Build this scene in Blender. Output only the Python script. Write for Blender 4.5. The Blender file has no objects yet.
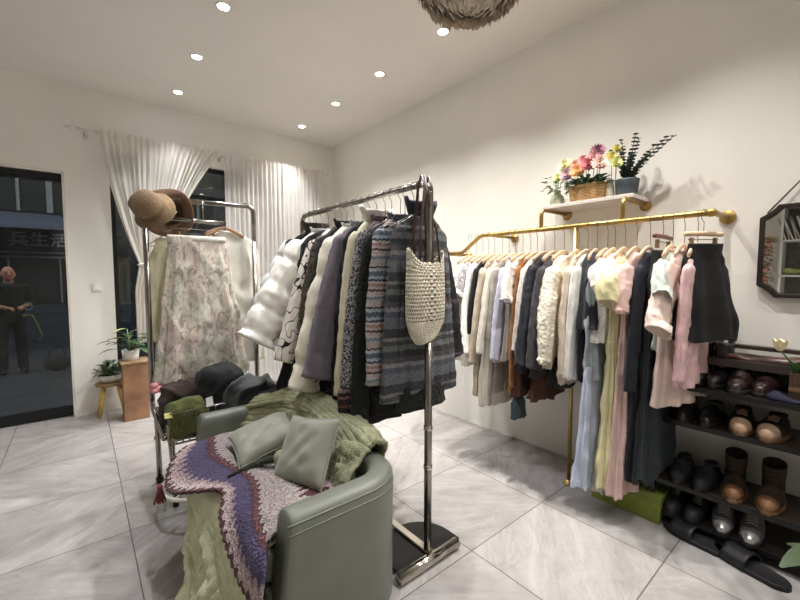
import bpy, bmesh, math, random
from math import sin, cos, pi, radians, sqrt
from mathutils import Vector, noise, Matrix
SC = bpy.context.scene
COL = SC.collection
RND = random.Random(7)

# ------------------------------------------------------------------ tags
def tag(o, label=None, cat=None, group=None, kind=None):
    if label: o['label'] = label
    if cat: o['category'] = cat
    if group: o['group'] = group
    if kind: o['kind'] = kind
    return o

def thing(name, label, cat, loc=(0, 0, 0), rz=0, group=None, rot=None):
    o = bpy.data.objects.new(name, None)
    COL.objects.link(o)
    o.empty_display_size = 0.05
    o.location = loc
    o.rotation_euler = rot if rot else (0, 0, rz)
    return tag(o, label, cat, group)

def copy_tree(o, parent=None):
    c = o.copy()
    COL.objects.link(c)
    c.parent = parent
    for ch in list(o.children):
        copy_tree(ch, c)
    return c

# ------------------------------------------------------------------ materials
MATS = {}
def _new(name):
    m = bpy.data.materials.new(name)
    m.use_nodes = True
    nt = m.node_tree
    b = nt.nodes['Principled BSDF']
    return m, nt, b

def lin(c):
    return tuple(((v / 255 + .055) / 1.055) ** 2.4 if v / 255 > .04045 else v / 255 / 12.92 for v in c)

def rgba(c):
    return (*lin(c), 1)

def coords(nt, kind='Object', scale=(1, 1, 1)):
    tc = nt.nodes.new('ShaderNodeTexCoord')
    mp = nt.nodes.new('ShaderNodeMapping')
    mp.inputs['Scale'].default_value = scale
    nt.links.new(tc.outputs[kind], mp.inputs['Vector'])
    return mp.outputs['Vector']

def noise_tex(nt, vec, scale, detail=3, rough=.5, dist=0):
    n = nt.nodes.new('ShaderNodeTexNoise')
    n.inputs['Scale'].default_value = scale
    n.inputs['Detail'].default_value = detail
    n.inputs['Roughness'].default_value = rough
    n.inputs['Distortion'].default_value = dist
    nt.links.new(vec, n.inputs['Vector'])
    return n.outputs['Fac']

def ramp(nt, fac, stops, const=False):
    r = nt.nodes.new('ShaderNodeValToRGB')
    cr = r.color_ramp
    if const: cr.interpolation = 'CONSTANT'
    while len(cr.elements) < len(stops):
        cr.elements.new(0.5)
    for e, (p, c) in zip(cr.elements, stops):
        e.position = p
        e.color = rgba(c) if len(c) == 3 else c
    nt.links.new(fac, r.inputs['Fac'])
    return r.outputs['Color']

def mth(nt, op, a, b=None, c=None):
    n = nt.nodes.new('ShaderNodeMath')
    n.operation = op
    for i, v in enumerate((a, b, c)):
        if v is None: continue
        if isinstance(v, (int, float)): n.inputs[i].default_value = v
        else: nt.links.new(v, n.inputs[i])
    return n.outputs[0]

def mixc(nt, fac, a, b):
    n = nt.nodes.new('ShaderNodeMix')
    n.data_type = 'RGBA'
    for i, v in ((0, fac), (6, a), (7, b)):
        if isinstance(v, tuple): n.inputs[i].default_value = rgba(v)
        elif isinstance(v, (int, float)): n.inputs[i].default_value = v
        else: nt.links.new(v, n.inputs[i])
    return n.outputs[2]

def bump(nt, b, h, strength=.3, dist=.01):
    n = nt.nodes.new('ShaderNodeBump')
    n.inputs['Strength'].default_value = strength
    n.inputs['Distance'].default_value = dist
    nt.links.new(h, n.inputs['Height'])
    nt.links.new(n.outputs[0], b.inputs['Normal'])

def plain(name, c, rough=.6, metal=0, var=.12, vs=12, bs=0, bscale=80, coat=0):
    if name in MATS: return MATS[name]
    m, nt, b = _new(name)
    v = coords(nt)
    f = noise_tex(nt, v, vs, 3)
    d = tuple(max(0, x * (1 - var)) for x in c)
    e = tuple(min(255, x * (1 + var * .6)) for x in c)
    nt.links.new(ramp(nt, f, [(.3, d), (.7, e)]), b.inputs['Base Color'])
    b.inputs['Roughness'].default_value = rough
    b.inputs['Metallic'].default_value = metal
    b.inputs['Coat Weight'].default_value = coat
    if bs: bump(nt, b, noise_tex(nt, v, bscale, 3), bs)
    MATS[name] = m
    return m

def cloth(name, c, knit=False, rough=.9, var=.15, bs=.25, sheen=.04):
    if name in MATS: return MATS[name]
    m, nt, b = _new(name)
    v = coords(nt)
    f = noise_tex(nt, v, 14, 4, .6)
    d = tuple(max(0, x * (1 - var)) for x in c)
    e = tuple(min(255, x * (1 + var * .5)) for x in c)
    nt.links.new(ramp(nt, f, [(.3, d), (.7, e)]), b.inputs['Base Color'])
    b.inputs['Roughness'].default_value = rough
    b.inputs['Sheen Weight'].default_value = sheen
    if knit:
        w = nt.nodes.new('ShaderNodeTexVoronoi')
        w.inputs['Scale'].default_value = 90 if knit is True else knit
        nt.links.new(v, w.inputs['Vector'])
        bump(nt, b, w.outputs['Distance'], .8, .006)
    else:
        bump(nt, b, noise_tex(nt, v, 260, 2), bs, .003)
    MATS[name] = m
    return m

def sheer(name, c, alpha=.55, stripes=False):
    if name in MATS: return MATS[name]
    m, nt, b = _new(name)
    nt.nodes.remove(b)
    out = nt.nodes['Material Output']
    df = nt.nodes.new('ShaderNodeBsdfDiffuse'); df.inputs['Color'].default_value = rgba(c)
    tl = nt.nodes.new('ShaderNodeBsdfTranslucent'); tl.inputs['Color'].default_value = rgba(c)
    tr = nt.nodes.new('ShaderNodeBsdfTransparent')
    m1 = nt.nodes.new('ShaderNodeMixShader'); m1.inputs[0].default_value = .45
    m2 = nt.nodes.new('ShaderNodeMixShader')
    nt.links.new(df.outputs[0], m1.inputs[1]); nt.links.new(tl.outputs[0], m1.inputs[2])
    nt.links.new(tr.outputs[0], m2.inputs[1]); nt.links.new(m1.outputs[0], m2.inputs[2])
    f = noise_tex(nt, coords(nt, 'Object', (40, 1, 1.2)), 3, 3)
    r = ramp(nt, f, [(.25, (alpha - .1,) * 3 + (1,)), (.75, (min(1, alpha + .14),) * 3 + (1,))])
    nt.links.new(r, m2.inputs[0])
    nt.links.new(m2.outputs[0], out.inputs[0])
    MATS[name] = m
    return m

def glassmat(name, tint=(235, 240, 240)):
    if name in MATS: return MATS[name]
    m, nt, b = _new(name)
    nt.nodes.remove(b)
    out = nt.nodes['Material Output']
    g = nt.nodes.new('ShaderNodeBsdfGlossy'); g.inputs['Roughness'].default_value = .01
    t = nt.nodes.new('ShaderNodeBsdfTransparent'); t.inputs['Color'].default_value = rgba(tint)
    fr = nt.nodes.new('ShaderNodeFresnel'); fr.inputs['IOR'].default_value = 1.45
    mx = nt.nodes.new('ShaderNodeMixShader')
    nt.links.new(fr.outputs[0], mx.inputs[0]); nt.links.new(t.outputs[0], mx.inputs[1]); nt.links.new(g.outputs[0], mx.inputs[2])
    nt.links.new(mx.outputs[0], out.inputs[0])
    MATS[name] = m
    return m

def emit(name, c, s):
    if name in MATS: return MATS[name]
    m, nt, b = _new(name)
    b.inputs['Base Color'].default_value = rgba(c)
    b.inputs['Emission Color'].default_value = rgba(c)
    b.inputs['Emission Strength'].default_value = s
    MATS[name] = m
    return m

def banded(name, period, stops, zig=.006, zf=90, marl=0, knit=90, uv=False):
    """knit bands along local Z, with stitched zigzag borders"""
    if name in MATS: return MATS[name]
    m, nt, b = _new(name)
    v = coords(nt)
    sx = nt.nodes.new('ShaderNodeSeparateXYZ'); nt.links.new(v, sx.inputs[0])
    xy = mth(nt, 'ADD', sx.outputs[0], sx.outputs[1])
    z = mth(nt, 'ADD', sx.outputs[2], mth(nt, 'MULTIPLY', mth(nt, 'PINGPONG', mth(nt, 'MULTIPLY', xy, zf), 1), zig))
    f = mth(nt, 'FRACT', mth(nt, 'ADD', mth(nt, 'DIVIDE', z, period), 40.0))
    c = ramp(nt, f, stops, True)
    if marl:
        s = noise_tex(nt, v, 170, 2, .7)
        c = mixc(nt, mth(nt, 'MULTIPLY', mth(nt, 'GREATER_THAN', s, .53), marl), c, (25, 25, 30))
    nt.links.new(c, b.inputs['Base Color'])
    b.inputs['Roughness'].default_value = .95
    w = nt.nodes.new('ShaderNodeTexVoronoi'); w.inputs['Scale'].default_value = knit
    nt.links.new(v, w.inputs['Vector'])
    bump(nt, b, w.outputs['Distance'], .6, .005)
    MATS[name] = m
    return m

def speckle(name, c1, c2, scale=160, thr=.5, soft=.03, detail=2, vec=(1, 1, 1), rough=.95, contour=False, c3=None):
    if name in MATS: return MATS[name]
    m, nt, b = _new(name)
    v = coords(nt, 'Object', vec)
    s = noise_tex(nt, v, scale, detail, .6, .3 if contour else 0)
    if contour:
        s = mth(nt, 'ABSOLUTE', mth(nt, 'SUBTRACT', s, .5))
        c = ramp(nt, s, [(contour, c2), (contour + .012, c1)])
    else:
        c = ramp(nt, s, [(thr - soft, c1), (thr + soft, c2)] if not c3 else [(thr - soft, c1), (thr + soft, c2), (thr + .15, c3)])
    nt.links.new(c, b.inputs['Base Color'])
    b.inputs['Roughness'].default_value = rough
    bump(nt, b, noise_tex(nt, v, 200, 2), .2, .003)
    MATS[name] = m
    return m

# ------------------------------------------------------------------ mesh builder
class MB:
    def __init__(s):
        s.v, s.f, s.uv = [], [], {}
    def add(s, vs, fs):
        o = len(s.v)
        s.v += [tuple(p) for p in vs]
        s.f += [tuple(i + o for i in f) for f in fs]
        return o
    def box(s, x0, x1, y0, y1, z0, z1):
        s.add([(x0, y0, z0), (x1, y0, z0), (x1, y1, z0), (x0, y1, z0), (x0, y0, z1), (x1, y0, z1), (x1, y1, z1), (x0, y1, z1)],
              [(3, 2, 1, 0), (4, 5, 6, 7), (0, 1, 5, 4), (1, 2, 6, 5), (2, 3, 7, 6), (3, 0, 4, 7)])
        return s
    def loft(s, rings, cap=(True, True)):
        n = len(rings[0]); o = len(s.v)
        for r in rings: s.v += [tuple(p) for p in r]
        for i in range(len(rings) - 1):
            for j in range(n):
                a, b_ = o + i * n + j, o + i * n + (j + 1) % n
                s.f.append((a, b_, b_ + n, a + n))
        if cap[0]: s.f.append(tuple(o + j for j in range(n))[::-1])
        if cap[1]: s.f.append(tuple(o + (len(rings) - 1) * n + j for j in range(n)))
        return s
    def tube(s, pts, r, n=10, flat=1.0, up=(0, 0, 1), cap=True):
        pts = [Vector(p) for p in pts]
        k = len(pts)
        rs = r if isinstance(r, (list, tuple)) else [r] * k
        rings, prev = [], None
        for i, p in enumerate(pts):
            t = (pts[min(i + 1, k - 1)] - pts[max(i - 1, 0)]).normalized()
            if prev is None:
                u = Vector(up)
                if abs(t.dot(u)) > .95: u = Vector((1, 0, 0)) if abs(t.x) < .9 else Vector((0, 1, 0))
                a = (u - t * u.dot(t)).normalized()
            else:
                a = (prev - t * prev.dot(t)).normalized()
            prev = a
            b_ = t.cross(a)
            rings.append([p + a * (rs[i] * cos(2 * pi * j / n)) + b_ * (rs[i] * flat * sin(2 * pi * j / n)) for j in range(n)])
        return s.loft(rings, (cap, cap))
    def lathe(s, prof, n=24, c=(0, 0, 0), cap=(True, True)):
        rings = [[(c[0] + r * cos(2 * pi * j / n), c[1] + r * sin(2 * pi * j / n), c[2] + z) for j in range(n)] for r, z in prof]
        return s.loft(rings, cap)
    def ball(s, c, r, n=12, m=8):
        r = r if isinstance(r, (list, tuple)) else (r, r, r)
        rings = []
        for i in range(1, m):
            t = pi * i / m
            rings.append([(c[0] + r[0] * sin(t) * cos(2 * pi * j / n), c[1] + r[1] * sin(t) * sin(2 * pi * j / n), c[2] - r[2] * cos(t)) for j in range(n)])
        return s.loft(rings)
    def grid(s, P, close_u=False):
        """P[i][j] points"""
        h, w = len(P), len(P[0]); o = len(s.v)
        for row in P: s.v += [tuple(p) for p in row]
        for i in range(h - 1):
            for j in range(w if close_u else w - 1):
                jj = (j + 1) % w
                s.f.append((o + i * w + j, o + i * w + jj, o + (i + 1) * w + jj, o + (i + 1) * w + j))
        return s
    def prism(s, out, axis, a, b_):
        """outline (2-D list) extruded along axis"""
        def p(u, w, t):
            return (t, u, w) if axis == 0 else ((u, t, w) if axis == 1 else (u, w, t))
        n = len(out)
        s.add([p(u, w, a) for u, w in out] + [p(u, w, b_) for u, w in out],
              [tuple(range(n))[::-1], tuple(range(n, 2 * n))] + [(i, (i + 1) % n, n + (i + 1) % n, n + i) for i in range(n)])
        return s
    def build(s, name, mat, parent=None, smooth=True, bevel=0, seg=2, loc=None, rot=None, sub=0, solid=0):
        me = bpy.data.meshes.new(name)
        me.from_pydata(s.v, [], s.f)
        bm = bmesh.new(); bm.from_mesh(me)
        bmesh.ops.recalc_face_normals(bm, faces=bm.faces)
        bm.to_mesh(me); bm.free()
        me.materials.append(mat)
        if smooth: me.polygons.foreach_set('use_smooth', [True] * len(me.polygons))
        o = bpy.data.objects.new(name, me)
        COL.objects.link(o)
        if parent: o.parent = parent
        if loc: o.location = loc
        if rot: o.rotation_euler = rot
        if solid:
            md = o.modifiers.new('solid', 'SOLIDIFY'); md.thickness = solid; md.offset = 0
        if bevel:
            md = o.modifiers.new('bevel', 'BEVEL'); md.width = bevel; md.segments = seg; md.limit_method = 'ANGLE'
            if smooth: pass
        if sub:
            md = o.modifiers.new('sub', 'SUBSURF'); md.levels = sub; md.render_levels = sub
        return o

def bx(name, x0, x1, y0, y1, z0, z1, mat, parent=None, bevel=.004, **k):
    return MB().box(x0, x1, y0, y1, z0, z1).build(name, mat, parent, smooth=False, bevel=bevel, **k)

def struct(o): o['kind'] = 'structure'; return o

def interp(prof, t):
    """prof: rows of numbers, first is the key; smooth interpolation over key fraction"""
    for i in range(len(prof) - 1):
        a, b_ = prof[i], prof[i + 1]
        if t <= b_[0] or i == len(prof) - 2:
            k = (t - a[0]) / (b_[0] - a[0]); k = max(0, min(1, k)); k = k * k * (3 - 2 * k) * .6 + k * .4
            return [a[m] + (b_[m] - a[m]) * k for m in range(1, len(a))]

def N(x, y, z=0): return noise.noise(Vector((x, y, z)))

def arc(cx, cz, r, a0, a1, n):
    return [(cx + r * cos(a0 + (a1 - a0) * i / n), cz + r * sin(a0 + (a1 - a0) * i / n)) for i in range(n + 1)]

# ================================================================== MATERIALS (common)
WALL = plain('wall_paint', (233, 231, 224), .75, var=.02, vs=2, bs=.05, bscale=60)
CEIL = plain('ceiling_paint', (225, 221, 214), .8, var=.015, vs=2)
TRIM = plain('trim_white', (222, 218, 208), .55, var=.03)
CHROME = plain('chrome_metal', (150, 146, 140), .22, 1, var=.08)
CHROMEL = plain('bright_chrome', (200, 194, 184), .16, 1, var=.06)
BRASS = plain('brass_metal', (178, 150, 92), .38, 1, var=.1)
BLACKM = plain('black_metal', (24, 23, 22), .35, .3, var=.1)
WOODL = plain('pale_hanger_wood', (222, 192, 160), .5, var=.1, vs=30)
STEEL = plain('hook_steel', (120, 116, 110), .3, 1)

def floor_mat():
    m, nt, b = _new('marble_tile')
    tc = nt.nodes.new('ShaderNodeTexCoord')
    sx = nt.nodes.new('ShaderNodeSeparateXYZ'); nt.links.new(tc.outputs['Object'], sx.inputs[0])
    u = mth(nt, 'DIVIDE', mth(nt, 'SUBTRACT', sx.outputs[0], .155), .64)
    w = mth(nt, 'DIVIDE', mth(nt, 'SUBTRACT', sx.outputs[1], 1.18), .628)
    iu, iw = mth(nt, 'FLOOR', u), mth(nt, 'FLOOR', w)
    par = mth(nt, 'ABSOLUTE', mth(nt, 'MODULO', mth(nt, 'ADD', iu, iw), 2))
    sg = mth(nt, 'SUBTRACT', mth(nt, 'MULTIPLY', par, 2), 1)      # -1 / +1
    wn = nt.nodes.new('ShaderNodeTexWhiteNoise'); wn.noise_dimensions = '2D'
    cb = nt.nodes.new('ShaderNodeCombineXYZ'); nt.links.new(iu, cb.inputs[0]); nt.links.new(iw, cb.inputs[1])
    nt.links.new(cb.outputs[0], wn.inputs['Vector'])
    rnd = wn.outputs['Value']
    ang = radians(38)
    xs = mth(nt, 'MULTIPLY', sx.outputs[0], sg)
    al = mth(nt, 'ADD', mth(nt, 'MULTIPLY', xs, cos(ang)), mth(nt, 'MULTIPLY', sx.outputs[1], sin(ang)))
    ac = mth(nt, 'SUBTRACT', mth(nt, 'MULTIPLY', sx.outputs[1], cos(ang)), mth(nt, 'MULTIPLY', xs, sin(ang)))
    cv = nt.nodes.new('ShaderNodeCombineXYZ')
    nt.links.new(mth(nt, 'MULTIPLY', al, 1.1), cv.inputs[0])
    nt.links.new(mth(nt, 'MULTIPLY', ac, 4.6), cv.inputs[1])
    nt.links.new(mth(nt, 'MULTIPLY', rnd, 30), cv.inputs[2])
    n1 = noise_tex(nt, cv.outputs[0], 2.2, 8, .62, .9)
    base = ramp(nt, n1, [(.28, (112, 109, 109)), (.42, (146, 142, 141)), (.55, (172, 168, 166)), (.7, (196, 192, 190))])
    n2 = mth(nt, 'ABSOLUTE', mth(nt, 'SUBTRACT', noise_tex(nt, cv.outputs[0], 1.6, 5, .6, 1.2), .5))
    vein = ramp(nt, n2, [(0, (212, 208, 206)), (.03, (156, 152, 151)), (.06, (182, 178, 176))])
    cloud = ramp(nt, noise_tex(nt, tc.outputs['Object'], 3.2, 7, .65, .8), [(.3, (146, 142, 141)), (.5, (173, 169, 167)), (.7, (194, 190, 188))])
    c = mixc(nt, .38, mixc(nt, .3, base, vein), cloud)
    # tile to tile tone
    tone = nt.nodes.new('ShaderNodeMix'); tone.data_type = 'RGBA'; tone.blend_type = 'MULTIPLY'
    tone.inputs[0].default_value = 1
    nt.links.new(c, tone.inputs[6])
    nt.links.new(ramp(nt, rnd, [(0, (238, 238, 238)), (1, (255, 255, 255))]), tone.inputs[7])
    fu = mth(nt, 'PINGPONG', mth(nt, 'SUBTRACT', u, 0), .5); fw_ = mth(nt, 'PINGPONG', w, .5)
    gl = mth(nt, 'MINIMUM', fu, fw_)
    g = mth(nt, 'LESS_THAN', gl, .0038)
    c2 = mixc(nt, g, tone.outputs[2], (92, 86, 84))
    nt.links.new(c2, b.inputs['Base Color'])
    r = mth(nt, 'ADD', mth(nt, 'MULTIPLY', n1, .15), .27)
    nt.links.new(r, b.inputs['Roughness'])
    b.inputs['Specular IOR Level'].default_value = .4
    bump(nt, b, mth(nt, 'SUBTRACT', 1.0, g), .3, .002)
    return m

# ================================================================== ROOM
RX, BY, CZ = 2.75, 4.8, 3.12
LX, FY = -1.5, -2.2
struct(bx('floor', LX - .15, RX + .15, FY - .15, BY + .2, -.1, 0, floor_mat(), bevel=0))
struct(bx('ceiling', LX - .15, RX + .15, FY - .15, BY + .2, CZ, CZ + .1, CEIL, bevel=0))
struct(bx('wall_right', RX, RX + .15, FY - .15, BY + .2, 0, CZ, WALL, bevel=0))
struct(bx('wall_left', LX - .15, LX, FY - .15, BY + .2, 0, CZ, WALL, bevel=0))
struct(bx('wall_front', LX, RX, FY - .15, FY, 0, CZ, WALL, bevel=0))
# back wall with door opening and shop window opening
DX0, DX1, DZ = -1.05, -.072, 2.32
WX0, WX1, WZ0, WZ1 = .265, 2.5, .12, 2.58
mb = MB()
mb.box(LX, DX0, BY, BY + .2, 0, CZ); mb.box(DX0, DX1, BY, BY + .2, DZ, CZ); mb.box(DX1, WX0, BY, BY + .2, 0, CZ)
mb.box(WX0, WX1, BY, BY + .2, 0, WZ0); mb.box(WX0, WX1, BY, BY + .2, WZ1, CZ); mb.box(WX1, RX, BY, BY + .2, 0, CZ)
struct(mb.build('wall_back', WALL, smooth=False))
# door casing + glass door
mb = MB()
mb.box(DX1 - .022, DX1 + .001, BY - .006, BY + .12, 0, DZ); mb.box(DX0, DX0 + .022, BY - .006, BY + .12, 0, DZ)
mb.box(DX0, DX1, BY - .006, BY + .12, DZ - .022, DZ + .003)
struct(mb.build('trim_1', TRIM, smooth=False, bevel=.003))
GL = glassmat('clear_glass')
DARKF = plain('dark_door_frame', (32, 33, 34), .4, .4)
door = struct(bx('door_1', DX0 + .03, DX1 - .03, BY + .05, BY + .062, .1, DZ - .07, GL, bevel=0))
mb = MB()
mb.box(DX0 + .022, DX1 - .022, BY + .035, BY + .075, .008, .1); mb.box(DX0 + .022, DX1 - .022, BY + .035, BY + .075, DZ - .075, DZ - .023)
mb.build('door_rail', DARKF, door, smooth=False, bevel=.003)
DOORMAT = speckle('door_mat_fibre', (46, 42, 40), (84, 74, 64), 9, .5, .08, 3, (1, 14, 1))
mb = MB(); mb.box(-1.0, -.1, BY + .1, BY + .55, -.17, -.15)
tag(mb.build('door_mat', DOORMAT, smooth=False, bevel=.004), 'dark ribbed mat lying outside the glass door', 'doormat')
bx('hinge', DX1 - .03, DX1 - .004, BY + .02, BY + .04, 1.0, 1.1, BLACKM, door, .002)
win = struct(bx('window_1', WX0 + .03, WX1 - .03, BY + .09, BY + .1, WZ0 + .03, WZ1 - .03, GL, bevel=0))
mb = MB()
for x0, x1 in ((WX0, WX0 + .04), (1.36, 1.4), (WX1 - .04, WX1)): mb.box(x0, x1, BY + .07, BY + .12, WZ0, WZ1)
mb.box(WX0 + .04, WX1 - .04, BY + .07, BY + .12, WZ0, WZ0 + .04); mb.box(WX0 + .04, WX1 - .04, BY + .07, BY + .12, WZ1 - .04, WZ1)
mb.build('window_frame', DARKF, win, smooth=False)
# light switch
sw = thing('light_switch', 'small white light switch on the pillar between door and window', 'switch', (.128, BY - .001, 1.24))
bx('plate', -.037, .037, -.012, 0, -.037, .037, plain('switch_white', (238, 236, 230), .4), sw, .004)
bx('rocker', -.02, .02, -.017, -.011, -.025, .025, plain('switch_white', (238, 236, 230), .4), sw, .002)

# ------------------------------------------------------------------ OUTSIDE
STREET = plain('street_asphalt', (60, 64, 70), .7, var=.2, vs=3, bs=.3, bscale=40)
FAC = plain('night_facade', (52, 56, 58), .8, var=.2, vs=3)
struct(bx('floor_street', -8, 6, BY + .22, 14, -.25, -.18, STREET, bevel=0))
fb = thing('shop_building', 'dark shop building across the street with awning and lettered sign', 'building', (-.8, 11, -.18))
bx('facade', -4, 6, 0.05, .5, 0, 5, FAC, fb, 0)
bx('cornice', -4, 6, -.15, .05, 3.55, 3.75, plain('cornice_grey', (66, 70, 74), .8), fb, .01)
WD = plain('dark_window_glass', (16, 24, 26), .6, 0)
MUL = plain('window_bars_grey', (130, 134, 136), .6)
for i in range(7):
    w = bx('window', -3.4 + i * .95, -2.5 + i * .95, .02, .06, 2.85, 3.5, WD, fb, 0)
    mb = MB()
    for k in range(3): mb.box(-3.42 + i * .95 + k * .45, -3.37 + i * .95 + k * .45, -.01, .04, 2.85, 3.5)
    mb.build('window_bar', MUL, w, smooth=False)
AWN = plain('awning_slate', (92, 98, 116), .8, var=.1)
mb = MB()
mb.add([(-3.4, .05, 2.82), (.52, .05, 2.82), (.72, -.75, 2.5), (-3.6, -.75, 2.5), (-3.4, .05, 2.76), (.52, .05, 2.76), (.72, -.75, 2.44), (-3.6, -.75, 2.44)],
       [(0, 1, 2, 3), (7, 6, 5, 4), (0, 3, 7, 4), (1, 0, 4, 5), (2, 1, 5, 6), (3, 2, 6, 7)])
mb.build('awning', AWN, fb, smooth=False)
sg = bx('sign_board', -3.5, .75, -.02, .05, 2.0, 2.42, plain('sign_board_black', (30, 31, 36), .6), fb, .005)
bx('sign_edge', -3.5, .75, -.04, -.015, 2.0, 2.03, plain('sign_edge_grey', (120, 122, 130), .5), sg, 0)
cu = bpy.data.curves.new('sign_lettering', 'FONT'); cu.body = '兵生活'; cu.size = .305; cu.extrude = .01
cu.materials.append(plain('sign_letter_grey', (150, 152, 160), .6)); cu.space_character = 1.02; cu.offset = .006
tmp = bpy.data.objects.new('tmp', cu); COL.objects.link(tmp)
bpy.context.view_layer.update()
lme = bpy.data.meshes.new_from_object(tmp.evaluated_get(bpy.context.evaluated_depsgraph_get()))
bpy.data.objects.remove(tmp); bpy.data.curves.remove(cu)
lt = bpy.data.objects.new('sign_lettering', lme); COL.objects.link(lt); lt.parent = sg
lt.location = (-.27, -.035, 2.17); lt.rotation_euler = (pi / 2, 0, 0)
bx('sign_emblem', .72, .86, -.06, -.02, 1.95, 2.42, plain('sign_emblem_pink', (128, 64, 88), .6), sg, .004)
for i in range(6):
    w = bx('shop_window', -3.4 + i * .78, -2.66 + i * .78, .0, .06, 1.0, 1.92, WD, fb, 0)
    mb = MB(); mb.box(-3.42 + i * .78, -3.39 + i * .78, -.02, .05, .96, 1.95); mb.box(-3.42 + i * .78, -2.62 + i * .78, -.02, .05, 1.9, 1.94)
    mb.build('window_bar', MUL, w, smooth=False)
bx('lower_panel', -4, 6, -.05, .06, 0, .9, plain('panel_night_blue', (44, 56, 74), .5, var=.12), fb, .004)
mb = MB()
for k in range(3): mb.box(-4, 6, -.07, -.045, .2 + .28 * k, .22 + .28 * k)
mb.build('panel_ridge', plain('panel_night_blue2', (56, 68, 88), .5), fb, smooth=False)

# ------------------------------------------------------------------ PERSON outside
SKIN = plain('skin_tone', (205, 142, 112), .55, var=.06)
BLKC = cloth('black_clothing', (26, 26, 28))
def remeshed(mb, name, mat, parent, vox=.012, sm=6):
    o = mb.build(name, mat, parent)
    md = o.modifiers.new('rm', 'REMESH'); md.mode = 'VOXEL'; md.voxel_size = vox; md.use_smooth_shade = True
    md = o.modifiers.new('sm', 'SMOOTH'); md.factor = .5; md.iterations = sm
    return o
pr = thing('person', 'bald person in black clothes standing in the street holding a looped strap', 'person', (-.86, 8.55, -.18), radians(12))
# local: faces -Y
def limb(mb, pts, r, n=12): mb.tube(pts, r, n)
mb = MB()
mb.ball((0, -.01, 1.565), (.078, .095, .115), 20, 14)                   # head
mb.ball((0, -.03, 1.51), (.058, .07, .07), 16, 10)                      # jaw
mb.tube([(0, .01, 1.36), (0, 0, 1.48)], [.062, .055], 14)
mb.ball((0, -.108, 1.55), (.013, .018, .022), 8, 6)                     # nose
for s in (-1, 1): mb.ball((s * .082, 0, 1.55), (.012, .022, .033), 8, 6)
mb.tube([(0, 0, .9), (0, 0, 1.1), (0, .01, 1.3), (0, .01, 1.4)], [.14, .13, .16, .09], 18, .65, (1, 0, 0))
# arms: both bent forward
A = {}
for s in (-1, 1):
    sh, el, wr = (s * .19, .01, 1.36), (s * .24, .02, 1.08), (s * .1 + .03, -.26, 1.05)
    if s > 0: wr = (.12, -.27, 1.06)
    limb(mb, [sh, el], [.05, .042]); limb(mb, [el, wr], [.042, .027])
    A[s] = (sh, el, wr)
    w = Vector(wr); d = (w - Vector(el)).normalized()
    p = w + d * .05
    mb.ball(p, (.034, .042, .02), 10, 6)
    side = d.cross(Vector((0, 0, 1))).normalized()
    for k in range(4):
        b0 = p + d * .03 + side * (.024 - .016 * k)
        L = (.05, .06, .056, .044)[k]
        mb.tube([b0, b0 + d * L * .6, b0 + d * L * .8 + Vector((0, 0, -.025)), b0 + d * L * .55 + Vector((0, 0, -.05))], [.009, .0085, .008, .007], 6)
    mb.tube([p - side * (-.03) , p + side * .05 + d * .02, p + side * .045 + d * .05], [.011, .01, .008], 6)
for s in (-1, 1):
    limb(mb, [(s * .09, 0, .92), (s * .11, -.01, .5), (s * .12, .01, .08)], [.09, .055, .04])
    mb.ball((s * .12, -.06, .04), (.04, .12, .035), 10, 6)
body = remeshed(mb, 'body', SKIN, pr, .008, 3)
mb = MB()
mb.tube([(0, 0, .86), (0, 0, 1.05), (0, .01, 1.25), (0, .01, 1.38), (0, .01, 1.43)], [.175, .165, .19, .17, .07], 20, .68, (1, 0, 0))
for s in (-1, 1):
    sh, el, wr = A[s]
    limb(mb, [(s * .15, .01, 1.37), sh, el], [.07, .07, .058])
    limb(mb, [el, tuple(Vector(el) * .55 + Vector(wr) * .45)], [.056, .046])
remeshed(mb, 'black_shirt', BLKC, pr, .012, 5)
mb = MB()
mb.tube([(0, 0, .8), (0, 0, .93)], [.17, .165], 20, .68, (1, 0, 0))
for s in (-1, 1): limb(mb, [(s * .085, 0, .88), (s * .11, -.01, .5), (s * .12, .01, .07)], [.1, .078, .066])
remeshed(mb, 'trousers', cloth('dark_trousers', (22, 22, 26)), pr, .012, 5)
for s in (-1, 1):
    mb = MB(); mb.ball((s * .12, -.06, .045), (.05, .14, .045), 14, 8); mb.build('shoe', plain('dark_shoe_leather', (25, 24, 24), .4), pr)
EYE = plain('eye_dark', (25, 20, 18), .3)
for s in (-1, 1):
    mb = MB(); mb.ball((s * .03, -.094, 1.572), (.012, .006, .006), 8, 6); mb.build('eye', EYE, pr)
    mb = MB(); mb.tube([(s * .018, -.1, 1.592), (s * .045, -.088, 1.594)], .004, 5); mb.build('eyebrow', EYE, pr)
mb = MB(); mb.tube([(-.022, -.098, 1.505), (0, -.103, 1.503), (.022, -.098, 1.505)], .005, 5); mb.build('mouth', plain('lip_red', (150, 80, 70), .5), pr)
st = thing('hand_strap', 'pale looped strap with yellow tail held by the person outside', 'strap', (-.86, 8.55, -.18), radians(12))
mb = MB(); mb.tube([(.16 + .045 * cos(a), -.36, 1.06 + .05 * sin(a)) for a in [2 * pi * i / 16 for i in range(17)]], .009, 6)
mb.build('loop', plain('strap_grey', (150, 155, 150), .5), st)
mb = MB(); mb.tube([(.1, -.36, .94), (.2, -.38, .92), (.26, -.38, .75), (.3, -.37, .6), (.26, -.37, .52)], .012, 6)
mb.build('tail', plain('strap_yellow', (170, 160, 80), .6), st)
bg = thing('shoulder_bag', 'dark low bag standing on the street beside the person', 'bag', (-.33, 8.3, -.18), 0)
mb = MB(); mb.ball((0, 0, .12), (.17, .07, .12), 16, 10); mb.build('bag_body', cloth('dark_bag', (30, 32, 36)), bg)
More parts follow.
